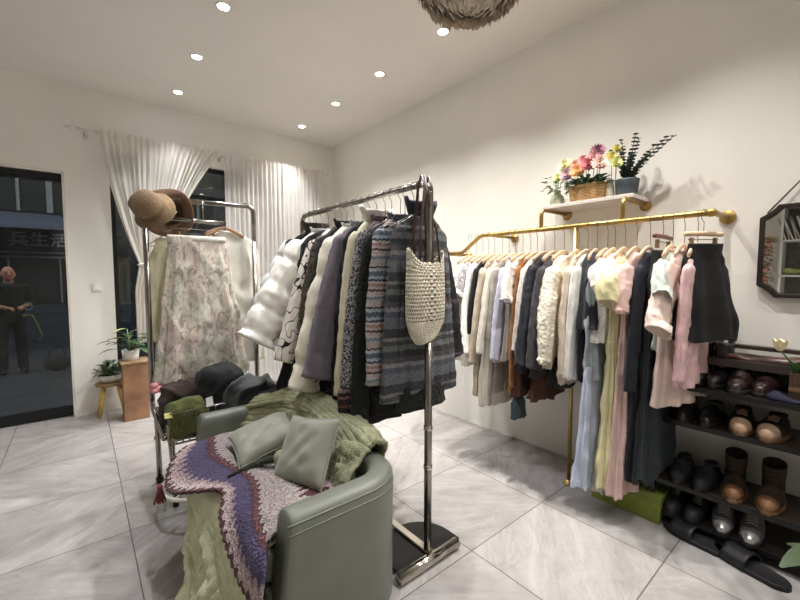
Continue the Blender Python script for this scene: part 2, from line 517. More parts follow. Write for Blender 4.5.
mb = MB(); mb.tube([(-.12, 0, .18), (-.06, 0, .36), (.0, 0, .4), (.07, 0, .36), (.12, 0, .18)], .008, 6); mb.build('strap', BLKC, bg)

# ------------------------------------------------------------------ CURTAINS + ROD
CURT = sheer('sheer_cream', (238, 234, 226), .80)
CURT2 = sheer('sheer_white', (238, 235, 232), .86)
rod = thing('curtain_rod', 'white curtain rod with pointed finial above the shop window', 'curtain rod', (.0, 4.66, 2.69))
WHT = plain('white_enamel', (228, 224, 216), .4)
MB().tube([(.02, 0, 0), (2.62, 0, 0)], .012, 12).build('pole', WHT, rod)
for x, s in ((.02, -1), (2.62, 1)):
    MB().lathe([(.008, 0), (.018, .012), (.022, .03), (.014, .055), (.003, .085)], 14).build('finial', WHT, rod, loc=(x, 0, 0), rot=(0, s * pi / 2, 0))
for x in (.1, 1.28, 2.52):
    mb = MB(); mb.tube([(x, 0, -.0), (x, .06, -.01), (x, .138, -.01)], .007, 8); mb.box(x - .015, x + .015, .128, .139, -.035, .02)
    mb.build('bracket', WHT, rod)
def curtain(name, label, xt0, xt1, ztop, tie, zend, mat, nf, seed):
    rows, cols = 80, 420
    P = []
    for i in range(rows + 1):
        v = i / rows
        z = ztop + (zend - ztop) * v
        row = []
        for j in range(cols + 1):
            u = j / cols
            xt = xt0 + (xt1 - xt0) * u
            if tie:
                tx0, tx1, tz, bx0, bx1 = tie
                if z > tz:
                    k = (ztop - z) / (ztop - tz)
                    kk = k ** (1.6 - .75 * u)
                    x = xt + (tx0 + (tx1 - tx0) * u - xt) * kk
                    g = k
                else:
                    k = (tz - z) / (tz - zend); k2 = min(1, k * 3)
                    x = tx0 + (tx1 - tx0) * u + ((bx0 - tx0) + (bx1 - bx0 - tx1 + tx0) * u) * k2
                    g = 1 - .5 * k2
                amp = .011 * (1 - .4 * g)
                x += .012 * g * sin(u * nf * 2 * pi * 1.3 + 3 * z)
            else:
                x, amp = xt, .011
                x += .01 * sin(3 * z + u * 20) * v
            head = max(0, 1 - (ztop - z) / .06)
            y = -.005 + amp * sin(u * nf * 2 * pi + .6 * N(u * 9, z * 1.5, seed)) + .022 * N(u * 14, z * .6, seed + 5) + .012 * N(u * 60, z * .8, seed + 7)
            y = y * (1 - .6 * head) - .016
            row.append((x, 4.66 + y, z + (.008 * sin(u * nf * 4 * pi) if i == 0 else 0)))
        P.append(row)
    o = MB().grid(P).build(name, mat)
    return tag(o, label, 'curtain')
curtain('curtain', 'sheer cream curtain swept aside and gathered beside the left edge of the window', .19, 1.285, 2.725, (.475, .565, 1.47, .425, .52), .68, CURT, 21, 3)
curtain('curtain', 'sheer white curtain hanging straight over the right half of the window', 1.29, 2.58, 2.725, None, .05, CURT2, 24, 9)
tb = MB(); tb.tube([(.52 + .06 * cos(a), 4.645 + .045 * sin(a), 1.47 + .01 * cos(a)) for a in [2 * pi * i / 20 for i in range(21)]], .012, 8)
tag(tb.build('curtain_tieback', cloth('tieback_cream', (225, 220, 205))), 'cream tieback band around the gathered left curtain', 'tieback')

# ------------------------------------------------------------------ CEILING: downlights + pendant
def downlight(x, y, cool, i, power):
    side = 'left' if cool else 'right'
    t = thing('downlight', '', 'ceiling light', (x, y, CZ))
    MB().lathe([(.052, 0), (.05, -.004), (.038, -.005), (.034, .0)], 24, cap=(False, False)).build('trim_ring', plain('downlight_ring', (225, 222, 215), .4), t)
    MB().lathe([(.001, -.0012), (.036, -.0012), (.036, -.0035), (.001, -.0035)], 24).build('lamp_face', emit('lamp_cool', (235, 242, 255), 30) if cool else emit('lamp_warm', (255, 238, 214), 22), t)
    l = bpy.data.lights.new('spot', 'SPOT'); l.energy = power; l.spot_size = radians((124 if cool else 120) if y < 4 else 84); l.spot_blend = 1 if y < 4 else .9; l.shadow_soft_size = .03
    l.color = (.97, .97, 1.0) if cool else (1.0, .955, .905)
    o = bpy.data.objects.new('spot', l); COL.objects.link(o); o.location = (x, y, CZ - .012)
    if not cool: o.rotation_euler = (0, radians(10), 0)
    return t
lab = {
 ('c', 0): 'bright cool downlight nearest the curtain wall, leftmost of all ceiling lights',
 ('c', 1): 'bright cool downlight in the middle of the three at left',
 ('c', 2): 'bright cool downlight at the top edge of the photo, nearest of the left three',
 ('w', 0): 'small warm downlight nearest the far corner of the ceiling',
 ('w', 1): 'small warm downlight second from the far corner',
 ('w', 2): 'small warm downlight third from the far corner',
 ('w', 3): 'small warm downlight just below the feathered pendant lamp'}
PC, PW = 82, 132
for i, y in enumerate((4.324, 3.547, 2.789)): downlight(.8, y, True, i, PC)['label'] = lab[('c', i)]
for i, y in enumerate((4.362, 3.576, 2.819, 2.05)): downlight(2.1, y, False, i, PW)['label'] = lab[('w', i)]
for y in (2.03, 1.27, -.3, -1.4):
    t = downlight(.8, y, True, 9, PC * (.5 if y > 1 else .5)); t['label'] = 'cool downlight of the left row, out of frame overhead'; t['group'] = 'overhead downlights of the left row'
for y in (1.29, .53, -.5, -1.4):
    t = downlight(2.1, y, False, 9, PW * (1 if y > 1 else .8 if y > 0 else .45)); t['label'] = 'warm downlight of the right row, out of frame overhead'; t['group'] = 'overhead downlights of the right row'
pd = thing('pendant_lamp', 'round grey-beige feathered pendant lamp at the top edge of the photo', 'lamp', (1.485, 1.262, 2.80))
MB().lathe([(.05, .319), (.05, .295), (.01, .285)], 20).build('ceiling_rose', WHT, pd)
MB().tube([(0, 0, .29), (0, 0, .1)], .004, 6).build('cord', WHT, pd)
mb = MB(); fr = random.Random(3)
mb.ball((0, 0, 0), (.25, .25, .15), 28, 16)
for k in range(3000):
    th = fr.uniform(0, 2 * pi); ph = fr.uniform(.15, 1) ** .6 * pi * .98
    nn = Vector((sin(ph) * cos(th), sin(ph) * sin(th), cos(ph)))
    p0 = Vector((nn.x * .25, nn.y * .25, nn.z * .15))
    tg = Vector((nn.x, nn.y, 0)); tg = tg.normalized() if tg.length > .01 else Vector((1, 0, 0))
    dn = (Vector((0, 0, -1)) * max(.15, sin(ph)) - tg * max(0, -cos(ph)) * .7 + tg * max(0, cos(ph)) * .9 + Vector((fr.uniform(-.3, .3), fr.uniform(-.3, .3), 0)) + nn * .42).normalized()
    s = dn.cross(nn).normalized(); L = fr.uniform(.06, .10); w = fr.uniform(.009, .016)
    pts = []
    for q in range(5):
        t = q / 4; c = p0 + dn * L * t - nn * .02 * t * t; ww = w * (.5, 1, 1.0, .75, .12)[q]
        pts.append([c - s * ww, c + s * ww])
    mb.grid(pts)
mb.build('feather_shade', cloth('grey_feather', (222, 210, 192), var=.15), pd)['kind'] = 'stuff'

# ------------------------------------------------------------------ STOOL, PEDESTAL, POTTED PLANTS
def leaf(mb, p, d, L, w, droop=.3, up=Vector((0, 0, 1)), n=5):
    d = Vector(d).normalized(); s = d.cross(up)
    s = s.normalized() if s.length > .01 else Vector((1, 0, 0))
    nrm = s.cross(d)
    rows = []
    for q in range(n + 1):
        t = q / n; c = Vector(p) + d * L * t + Vector((0, 0, -droop * L * t * t))
        ww = w * sin(pi * min(1, t * .93 + .05)) ** .8
        rows.append([c - s * ww, c - nrm * ww * .25, c + s * ww])
    mb.grid(rows)
WOODY = plain('yellow_stool_wood', (206, 172, 92), .5, var=.15, vs=25)
stl = thing('stool', 'small wooden stool with splayed yellow legs beside the pillar', 'stool', (.195, 4.665, 0))
MB().lathe([(.002, .295), (.118, .295), (.125, .302), (.125, .315), (.118, .322), (.002, .322)], 28).build('seat', plain('stool_seat_wood', (150, 118, 74), .5, vs=20), stl)
for a in (45, 135, 225, 315):
    a = radians(a); MB().tube([(.14 * cos(a), .14 * sin(a), 0), (.075 * cos(a), .075 * sin(a), .3)], [.012, .016], 10).build('leg', WOODY, stl)
WHP = plain('white_ceramic', (222, 220, 214), .3)
SOIL = plain('soil', (60, 44, 32), .95, bs=.5)
GREEN = plain('leaf_green', (58, 84, 48), .45, var=.3, vs=40)
GREEN2 = plain('leaf_green_light', (96, 124, 62), .45, var=.3, vs=30)
pp = thing('potted_plant', 'bushy plant in a wide white bowl standing on the wooden stool', 'potted plant', (.195, 4.665, .322))
MB().lathe([(.04, 0), (.075, .008), (.1, .045), (.104, .075), (.094, .075), (.088, .05), (.06, .02)], 28, cap=(True, True)).build('pot', WHP, pp)
MB().lathe([(.002, .06), (.09, .062), (.002, .066)], 20).build('soil', SOIL, pp)
mb = MB(); lr = random.Random(5)
for k in range(150):
    a = lr.uniform(0, 2 * pi); r = lr.uniform(0, .11); el = lr.uniform(.1, 1.3)
    p = (r * cos(a), r * sin(a), .075 + lr.uniform(0, .13) * (1 - r * 3))
    leaf(mb, p, (cos(a) * cos(el), sin(a) * cos(el), sin(el)), lr.uniform(.05, .085), .013, .5)
for k in range(10):
    a = lr.uniform(0, 2 * pi); mb.tube([(0, 0, .06), (.05 * cos(a), .05 * sin(a), .15)], .003, 5)
mb.build('foliage', GREEN, pp)
ped = thing('wooden_pedestal', 'brown wooden box pedestal behind the left clothes rack post', 'pedestal', (.37, 4.42, 0))
PW_ = plain('pedestal_wood', (150, 112, 84), .55, var=.18, vs=6)
bx('body', -.1, .1, -.1, .1, 0, .535, PW_, ped, .004)
bx('top', -.112, .112, -.112, .112, .535, .555, plain('pedestal_top', (176, 146, 112), .5), ped, .003)
pp = thing('potted_plant', 'leafy plant in a white pot on top of the wooden pedestal', 'potted plant', (.345, 4.42, .555))
MB().lathe([(.05, 0), (.062, .005), (.07, .1), (.063, .1), (.058, .08)], 28).build('pot', WHP, pp)
MB().lathe([(.002, .085), (.06, .086), (.002, .09)], 20).build('soil', SOIL, pp)
mb = MB()
for k in range(26):
    a = lr.uniform(0, 2 * pi); el = lr.uniform(.3, 1.35); L = lr.uniform(.1, .2)
    q = Vector((cos(a) * cos(el), sin(a) * cos(el), sin(el))) * L
    mb.tube([(0, 0, .08), tuple(Vector((0, 0, .08)) + q * .6), tuple(Vector((0, 0, .08)) + q)], .0025, 5)
    leaf(mb, Vector((0, 0, .08)) + q, (cos(a), sin(a), sin(el) * .5), lr.uniform(.09, .14), .026, .5)
mb.build('foliage', GREEN, pp)
mb = MB()
leaf(mb, (-.02, 0, .3), (-.7, -.3, .25), .12, .028, .5); leaf(mb, (0, -.02, .26), (.4, -.3, .6), .1, .025, .5); mb.tube([(0, 0, .08), (-.02, 0, .3)], .003, 5)
mb.build('pale_leaves', plain('pale_leaf', (170, 180, 120), .5), pp)
# ================================================================== GARMENT TOOLS
def body_mesh(prof, fold=(7, .012), seed=0, puff=0, hemwave=.006, nu=60, nv=46, sq=.75, wr=.006, pleat=0):
    rings = []
    for i in range(nv + 1):
        t = i / nv
        z, hw, ht, cx, cy = interp(prof, t)
        g = max(0, t - .08) ** .8
        rg = []
        for j in range(nu):
            a = 2 * pi * j / nu
            ca, sa = cos(a), sin(a)
            px = math.copysign(abs(ca) ** sq, ca); py = math.copysign(abs(sa) ** sq, sa)
            x, y = hw * px, ht * py
            d = fold[1] * g * (sin(fold[0] * a + 2.2 * N(seed, z * 1.7, 1) + seed) + .6 * sin((fold[0] * 2 + 1) * a + seed * 2 + 3 * N(seed + 4, z * 2)))
            if pleat: d += pleat * g * (abs(sin(22 * a)) - .5)
            d += wr * N(x * 9 + seed, y * 9 + z * 6, z * 7 + seed) * 1.6
            rg_ = (1 - abs(N(x * 7 + seed * 2, y * 12, z * 3.2 + x * 3))) ** 6
            d += .016 * (rg_ - .35) * min(1, t * 5)
            if puff:
                ph = abs(sin(pi * (z + .03 * N(a, seed)) / puff))
                d += (.05 * ph ** .4 - .034) * min(1, t * 6) + .006 * N(a * 4, z * 20, seed)
            x += d * px; y += d * py * (1.0 if ht > .02 else .5)
            zz = z + (hemwave * sin(fold[0] * a + seed) * g + hemwave * N(a * 2, seed) * 3 * (t > .9))
            rg.append((x + cx, y + cy, zz))
        rings.append(rg)
    last = rings[-1]
    cx = sum(p[0] for p in last) / nu; cy = sum(p[1] for p in last) / nu
    rings.append([((p[0] - cx) * .93 + cx, (p[1] - cy) * .85 + cy, p[2] + .004) for p in last])
    rings.append([((p[0] - cx) * .9 + cx, (p[1] - cy) * .8 + cy, p[2] + .05) for p in last])
    return MB().loft(rings)

def sleeve_mesh(side, sh, end, r0, r1, fwd=0, flat=.55, puff=0, seed=0, wr=.02, n=30, bulge=0, m=44):
    """side -1/+1; sh=(x,z) shoulder; end=(x,z) cuff centre; a flattened hanging cloth tube"""
    rings = []
    dx, dz = end[0] - sh[0], end[1] - sh[1]
    LL = sqrt(dx * dx + dz * dz)
    for i in range(m + 1):
        t = i / m
        c = Vector((side * (sh[0] + dx * t + .012 * sin(pi * t)), fwd * t * t + .008 * N(t * 3, seed, 3), sh[1] + dz * t))
        ax = Vector((-side * dz, 0, dx)).normalized() * (1 if side > 0 else 1)
        ax = Vector((side * -dz / LL, 0, dx / LL)) if LL else Vector((1, 0, 0))
        r = (r0 + (r1 - r0) * t) * (1 + wr * sin(t * 9 + seed) * min(1, t * 3))
        if i == 0: r *= .55
        if i == 1: r *= .85
        if puff: r += .03 * abs(sin(pi * t * LL / puff)) ** .4 - .018
        if bulge: r += bulge * sin(pi * min(1, t * 1.02)) ** .7
        ff = flat + (.2 if bulge or puff else 0)
        rg = []
        for j in range(n):
            a = 2 * pi * j / n
            fold = .09 * sin(3 * a + 1.7 * N(t * 1.6, seed) + seed) * min(1, t * 4) + .05 * sin(7 * a + 2 * N(t * 2, seed + 3))
            rdg = (1 - abs(N(a * .9 + seed, t * LL * 16 + .8 * sin(a), seed * .3))) ** 5
            d = r * (1 + (fold if not puff else fold * .3) + .13 * (rdg - .45))
            if t > .93: d *= 1 + .05 * (t - .93) / .07
            rg.append(c + ax * (d * cos(a)) + Vector((0, 1, 0)) * (d * ff * sin(a)))
        rings.append(rg)
    last = rings[-1]; cc = sum(last, Vector()) / n
    up = Vector((-side * dx, 0, -dz)) / (LL or 1)
    rings.append([cc + (p - cc) * .9 for p in last]); rings.append([cc + (p - cc) * .82 + up * .04 for p in last])
    return MB().loft(rings)

def garment(name, label, cat, x, y, z, mat, L=.7, sw=.15, hem=.22, th=.04, hemth=None, neck=.07, sl=None, fold=(6, .012),
            puff=0, seed=1, rz=0, collar=None, waist=None, group=None, sleeve_mat=None, cuff=None, hem_mat=None, drop=.085,
            wr=.006, pleat=0, bodypart='body', cx=0, sides=(-1, 1), tb=0):
    """z = height of the neck.  sl = (E, zend(abs), r0, r1, fwd, bulge)"""
    hemth = hemth or th
    r = thing(name, label, cat, (x, y, z), rz, group)
    s = min(1.0, .12 / L * 1.0)
    prof = [(0, 0, neck * .8, .022, 0, 0), (s * .2, -.012, neck, .03, 0, 0), (s * .65, -drop * .62, sw * .78, th * .8, 0, 0), (s, -drop - .02, sw, th * .95, 0, 0)]
    if waist: prof.append((s + (1 - s) * waist[0], -.12 - (L - .12) * waist[0], waist[1], waist[2] if len(waist) > 2 else th * .9, 0, 0))
    prof.append((1, -L, hem, hemth, cx, tb))
    body_mesh(prof, fold, seed, puff, wr=wr, pleat=pleat).build(bodypart, mat, r)
    if hem_mat:
        mb = MB(); rg = []
        for q in range(9):
            zz = -L + .005 - hem_mat[1] * q / 8 + .02
            rg.append([((hem * .95 + .006 * sin(q * .9)) * cos(a) + cx, (hemth * .95 + .004) * sin(a) + tb + .003 * sin(9 * a), zz) for a in [2 * pi * k / 40 for k in range(40)]])
        mb.loft(rg).build('hem_band', hem_mat[0], r)
    if sl:
        E, ze, r0, r1 = sl[:4]
        fwd = sl[4] if len(sl) > 4 else 0
        bl = sl[5] if len(sl) > 5 else 0
        for sd in sides:
            end = (E - r1 * .7, ze - z)
            o = sleeve_mesh(sd, (sw - r0 * .62, -drop * .8 - r0 * .1), end, r0, r1, fwd if sd < 0 else fwd * .4, puff=puff, seed=seed + sd, bulge=bl).build('sleeve', sleeve_mat or mat, r)
            if cuff:
                sleeve_mesh(sd, (end[0], end[1] + cuff[1] * .8), (end[0] + .004, end[1] - cuff[1] * .25), r1 * 1.02, r1 * .92, fwd * .05, seed=seed, wr=.0, m=10).build('cuff', cuff[0], r, loc=(0, (fwd if sd < 0 else fwd * .4) * .93, 0))
    if collar:
        cm, ch, cr, cf = collar          # material, height, radius factor, flare
        rg = []
        for q in range(7):
            t = q / 6
            rr = neck * (1 + cr * t)
            rg.append([((rr) * cos(a), (.036 + cf * t) * sin(a) + .004 * N(a * 3, t * 3, seed), -.03 + ch * t * (1 - .25 * (sin(a) < -.4))) for a in [2 * pi * k / 28 for k in range(28)]])
        for q in range(1, 4):
            rg.append([(p[0] * (1 - .12), p[1] * .8, p[2] - .012 * q) for p in rg[6]])
        MB().loft(rg).build('collar', cm, r)
    return r

def skirt(name, label, cat, x, y, z, mat, L, w0, w1, t0=.025, t1=.05, fold=(7, .015), seed=1, rz=0, band=None, group=None, pleat=0, cx=0, tiers=None):
    r = thing(name, label, cat, (x, y, z), rz, group)
    prof = [(0, 0, w0, t0, 0, 0), (.08, -.04, w0 * 1.02, t0 * 1.05, 0, 0), (1, -L, w1, t1, cx, 0)]
    body_mesh(prof, fold, seed, pleat=pleat, hemwave=.01).build('body', mat, r)
    if band:
        MB().loft([[((w0 * 1.03) * cos(a), (t0 * 1.15) * sin(a), zz) for a in [2 * pi * k / 36 for k in range(36)]] for zz in (.006, -.012, -.03)]).build('waistband', band, r)
    return r

def hanger(x, y, z, label, kind='wood', drop=.13, rz=0, w=.19, group=None, mat=None, rbar=.014, along=False, br_=.012):
    """root on the bar axis; the bar runs along local Y"""
    t = thing('clothes_hanger', label, 'hanger', (x, y, z), rz, group)
    mb = MB(); R = rbar + .0035
    pts = [(R * cos(a), 0, R * sin(a)) for a in [radians(q) for q in range(-25, 200, 25)]] + [(-.012, 0, -.03), (0, 0, -.045), (0, 0, -drop)]
    if along: pts = [(0, p[0], p[2]) for p in pts]
    mb.tube(pts, .0018, 6); mb.build('hook', STEEL, t)
    mt = mat or WOODL
    if kind == 'wood':
        P = [(w * u, .006 * (1 - u * u), -drop - .012 - .055 * abs(u) ** 1.5) for u in [k / 8 for k in range(-8, 9)]]
        MB().tube(P, [.011 + .004 * abs(k / 8) for k in range(-8, 9)], 10, .55).build('shoulder_bar', mt, t)
    elif kind == 'straight':
        P = [(w * u, 0, -drop - .004 * abs(u)) for u in [k / 6 for k in range(-6, 7)]]
        MB().tube(P, br_, 10, .7).build('shoulder_bar', mt, t)
        MB().tube([(-w * .8, 0, -drop - .03), (w * .8, 0, -drop - .03)], .002, 6).build('clip_rod', STEEL, t)
        for s in (-1, 1):
            mb = MB(); mb.box(s * w * .62 - .006, s * w * .62 + .006, -.01, .01, -drop - .065, -drop - .02)
            mb.build('clip', plain('clip_wood', (150, 120, 92), .5), t, smooth=False, bevel=.003)
    else:
        P = [(0, 0, -drop), (w, 0, -drop - .075), (w * .93, 0, -drop - .085), (-w * .93, 0, -drop - .085), (-w, 0, -drop - .075), (0, 0, -drop)]
        MB().tube(P, .0032, 6).build('shoulder_bar', mt, t)
    return t

# ================================================================== MAIN CHROME RACK
BXm, Y0, Y1, ZB = 1.244, 1.295, 2.60, 1.775
rack = thing('clothes_rack', 'long polished chrome clothes rack with black half round base in the middle of the shop', 'clothes rack', (BXm, 1.295, 0))
def LY(y): return y - 1.295
pts = [(0, 0, .06)]
top = []
for k in range(7): a = pi * k / 12; top.append((0, .06 - .06 * cos(a), ZB - .06 + .06 * sin(a)))
for k in range(7): a = pi / 2 - pi * k / 12; top.append((0, LY(Y1) - .06 + .06 * cos(a), ZB - .06 + .06 * sin(a)))
MB().tube([(0, 0, .9)] + top + [(0, LY(Y1), .9)], .0155, 16).build('top_bar', CHROME, rack)
DKP = plain('dark_pole_steel', (92, 90, 86), .3, 1)
for yy, nm in ((0, 'near'), (LY(Y1), 'far')):
    MB().tube([(0, yy, .03), (0, yy, 1.2)], .0185, 18).build('post', DKP if 0 else CHROME, rack)
    for zz in (.62, .43): MB().lathe([(.0185, 0), (.0215, .004), (.0215, .022), (.0185, .026)], 18).build('collar_ring', CHROMEL, rack, loc=(0, yy, zz))
MB().tube([(-.222, -.05, .026), (.15, -.05, .026)], .026, 22).build('foot_bar', CHROMEL, rack)
MB().tube([(-.2, LY(Y1) + .03, .026), (.2, LY(Y1) + .03, .026)], .026, 22).build('foot_bar', CHROMEL, rack)
for yy in (-.05, ):
    mb = MB(); out = [(-.2, -.03)] + [(-.0 + .195 * cos(a), .05 + .19 * sin(a)) for a in [pi - pi * k / 20 for k in range(21)]] + [(.195, -.03)]
    mb.prism([(u, w) for u, w in out], 2, .004, .022)
    mb.build('base_plate', BLACKM, rack, smooth=False, bevel=.005)
mb = MB(); mb.box(-.02, .02, -.04, LY(Y1) + .03, .022, .034); mb.build('floor_rail', CHROMEL, rack, smooth=False, bevel=.004)
mb = MB()
for k in range(15): mb.lathe([(.0155, -.004), (.018, -.003), (.018, .003), (.0155, .004)], 14)
MB().tube([(0, LY(1.36), ZB + .0165), (0, LY(2.5), ZB + .0165)], .003, 6).build('rail_rib', CHROME, rack)
for k in range(16):
    y = LY(1.36 + k * .076); mb = MB(); mb.ball((0, y, ZB + .017), (.007, .005, .006), 8, 6); mb.build('rail_stud', CHROMEL, rack)

CREAM = cloth('puffer_cream', (232, 226, 206), rough=.55, var=.05, bs=.1)
WPUF = cloth('puffer_white', (236, 233, 222), rough=.5, var=.05, bs=.1)
ICE = cloth('ice_grey', (214, 216, 214), rough=.55, var=.05)
MAUVE = cloth('mauve_grey_wool', (112, 104, 112), var=.12)
CREAMW = cloth('cream_wool', (226, 218, 190), var=.07)
DKFUR = cloth('dark_fur', (44, 38, 36), knit=60, var=.4)
BLACK = cloth('black_cloth', (24, 24, 26), var=.2)
BLKKNIT = cloth('black_rib_knit', (22, 27, 24), knit=60)
NAVYK = cloth('navy_cloth', (42, 48, 62))
PRINT = speckle('black_doodle_print', (226, 218, 208), (30, 28, 30), 18, contour=.02, detail=0)
OLIVE = cloth('olive_brown_fur', (78, 70, 54), knit=50, var=.3)
BURG = speckle('burgundy_marl', (70, 48, 56), (132, 120, 122), 120, .5, .05)
GREYB = speckle('black_white_marl', (44, 44, 52), (166, 162, 160), 110, .5, .04)
FAIR = banded('fair_isle_blue', .19, [(0, (180, 166, 160)), (.08, (66, 64, 70)), (.13, (184, 168, 162)), (.2, (160, 128, 120)), (.27, (190, 184, 180)), (.33, (58, 62, 76)), (.38, (158, 170, 180)), (.46, (92, 100, 116)), (.58, (172, 178, 184)), (.66, (60, 60, 70)), (.7, (180, 164, 154)), (.8, (170, 166, 160)), (.88, (120, 134, 140)), (.95, (186, 182, 178))], .006, 110, marl=.3)
FAIR2 = banded('fair_isle_grey', .26, [(0, (112, 114, 120)), (.1, (88, 92, 104)), (.2, (136, 136, 140)), (.28, (90, 84, 88)), (.38, (62, 66, 68)), (.5, (112, 114, 116)), (.6, (74, 80, 76)), (.68, (128, 126, 126)), (.74, (66, 66, 70)), (.9, (108, 110, 118))], .004, 90, marl=.42)
REDB = banded('red_black_fair_isle', .12, [(0, (44, 30, 32)), (.25, (118, 66, 62)), (.35, (52, 42, 44)), (.6, (134, 84, 76)), (.7, (30, 28, 30)), (.85, (120, 100, 92))], .006, 90, marl=.5)
MARL = speckle('blue_grey_marl', (62, 68, 84), (140, 142, 150), 100, .5, .06)
GREENST = banded('grey_green_stripe', .2, [(0, (64, 74, 68)), (.12, (132, 138, 132)), (.22, (38, 42, 42)), (.45, (92, 104, 98)), (.55, (60, 64, 70)), (.7, (128, 134, 132)), (.8, (30, 34, 34))], .002, 60, marl=.45)

def on_main(y): return BXm, y
def mh(y, what, drop=.12, kind='wire'):
    hanger(BXm, y, ZB, 'metal hook hanger carrying the ' + what, kind, drop, rz=0, w=.13, rbar=.0165, mat=STEEL, group='hangers on the chrome rack')
Z = ZB - .13
C = BXm
garment('puffer_coat', 'taupe quilted coat farthest along the chrome rack, showing only its left edge', 'coat', C, 2.555, Z - .02, cloth('taupe', (168, 158, 146)), L=.62, hem=.26, th=.035, sl=(.30, 1.16, .06, .045), seed=2, wr=.004); mh(2.555, 'taupe quilted coat')
garment('puffer_jacket', 'pale ice-white padded jacket behind the big white puffer jacket', 'jacket', C, 2.475, Z, ICE, L=.66, hem=.30, th=.045, sl=(.40, 1.12, .07, .05), puff=.13, seed=3); mh(2.475, 'pale ice-white padded jacket')
garment('fur_collar_coat', 'black coat with a fluffy dark fur collar near the far end of the chrome rack', 'coat', C, 2.40, Z + .015, BLACK, L=.86, sw=.19, hem=.22, th=.035, sl=(.26, .98, .05, .04), collar=(DKFUR, .09, .45, .05), seed=4); mh(2.40, 'black coat with the fur collar')
garment('puffer_jacket', 'thick white quilted puffer jacket with bulging panels at the left end of the chrome rack', 'jacket', C, 2.30, Z, WPUF, L=.70, sw=.17, hem=.40, th=.07, hemth=.11, sl=(.55, .97, .085, .105, -.07), puff=.16, seed=5, wr=.01, cx=-.03, drop=.1, collar=(ICE, .05, .3, .02)); mh(2.30, 'thick white puffer jacket')
garment('dress', 'long black garment hanging low behind the white puffer jacket', 'dress', C, 2.22, Z, BLACK, L=1.1, sw=.19, hem=.36, th=.03, hemth=.05, seed=6, fold=(5, .02)); mh(2.22, 'long black garment')
garment('shirt_jacket', 'white shirt jacket printed with black looping line flowers', 'jacket', C, 2.13, Z - .01, PRINT, L=.72, hem=.31, th=.04, sl=(.40, .86, .062, .055, -.02), seed=7, wr=.005); mh(2.13, 'white jacket with black line flowers')
garment('fur_coat', 'olive-brown furry coat between the line flower jacket and the cream puffer', 'coat', C, 2.06, Z, OLIVE, L=.6, hem=.24, th=.035, sl=(.27, 1.1, .06, .05), seed=8); mh(2.06, 'olive-brown furry coat')
garment('coat', 'black wool coat just left of the cream puffer jacket', 'coat', C, 2.0, Z + .01, BLACK, L=.98, hem=.27, th=.03, sl=(.29, .95, .06, .05), seed=9, collar=(DKFUR, .06, .3, .02)); mh(2.0, 'black wool coat')
garment('puffer_jacket', 'cream padded jacket with wide quilting below the mauve-grey coat', 'jacket', C, 1.925, Z, CREAM, L=.86, hem=.33, th=.045, hemth=.06, sl=(.395, .74, .065, .075, -.02), puff=.24, seed=10, collar=(ICE, .04, .2, .01)); mh(1.925, 'cream padded jacket')
garment('wool_coat', 'mauve-grey wool coat with straight wide sleeve in the middle of the chrome rack', 'coat', C, 1.835, Z, MAUVE, L=.84, hem=.31, th=.045, sl=(.375, .82, .06, .078, -.035), seed=11, wr=.003, collar=(cloth('pale_collar', (196, 198, 194)), .05, .25, .02)); mh(1.835, 'mauve-grey wool coat')
garment('dress', 'black garment hanging below the mauve-grey wool coat', 'dress', C, 1.765, Z, BLACK, L=1.12, sw=.17, hem=.25, th=.03, hemth=.045, seed=12, fold=(5, .02)); mh(1.765, 'black garment behind the cream coat')
garment('coat', 'cream wool coat with narrow long sleeve beside the mauve-grey coat', 'coat', C, 1.70, Z + .005, CREAMW, L=.86, hem=.2, th=.035, sl=(.262, .74, .05, .046, -.01), seed=13, collar=(cloth('white_fluff', (240, 236, 226), knit=50), .10, .5, .04)); mh(1.70, 'cream wool coat')
garment('cardigan', 'burgundy and grey marled cardigan with dark ribbed cuffs', 'cardigan', C, 1.625, Z, BURG, L=.78, hem=.2, th=.04, sl=(.275, .70, .058, .05, -.02), seed=14, sleeve_mat=GREYB, cuff=(REDB, .15), collar=(BURG, .05, .3, .02), drop=.08); mh(1.625, 'burgundy marled cardigan')
garment('cardigan', 'black chunky cardigan with black cuffs reaching lowest on the chrome rack', 'cardigan', C, 1.57, Z - .02, BLACK, L=.98, hem=.21, th=.035, sl=(.245, .64, .05, .048, -.01), seed=15, sleeve_mat=BLKKNIT); mh(1.57, 'black chunky cardigan')
garment('sweater', 'fair isle sweater banded in pale blue, pink and grey', 'sweater', C, 1.485, Z, FAIR, L=.80, hem=.17, th=.045, sl=(.225, .84, .055, .055, -.03), seed=16, collar=(MARL, .04, .3, .02), hem_mat=(BLKKNIT, .12), wr=.003); mh(1.50, 'fair isle sweater')
garment('sweater', 'blue-grey striped knit sweater behind the crochet bag, its right sleeve beyond the pole', 'sweater', C + .045, 1.40, Z + .01, FAIR2, L=.86, hem=.18, th=.045, sl=(.232, .76, .055, .05, -.0), seed=17, collar=(NAVYK, .1, .4, .02), hem_mat=(BLKKNIT, .12), sleeve_mat=FAIR2, wr=.003); mh(1.40, 'blue-grey striped sweater')
mh(1.365, 'dark strapped top nearest the front post')
# hangers' dark bars that stand out
o = bx('hanger_clip', 0, 0, 0, 0, 0, 0, BLACKM) if False else None
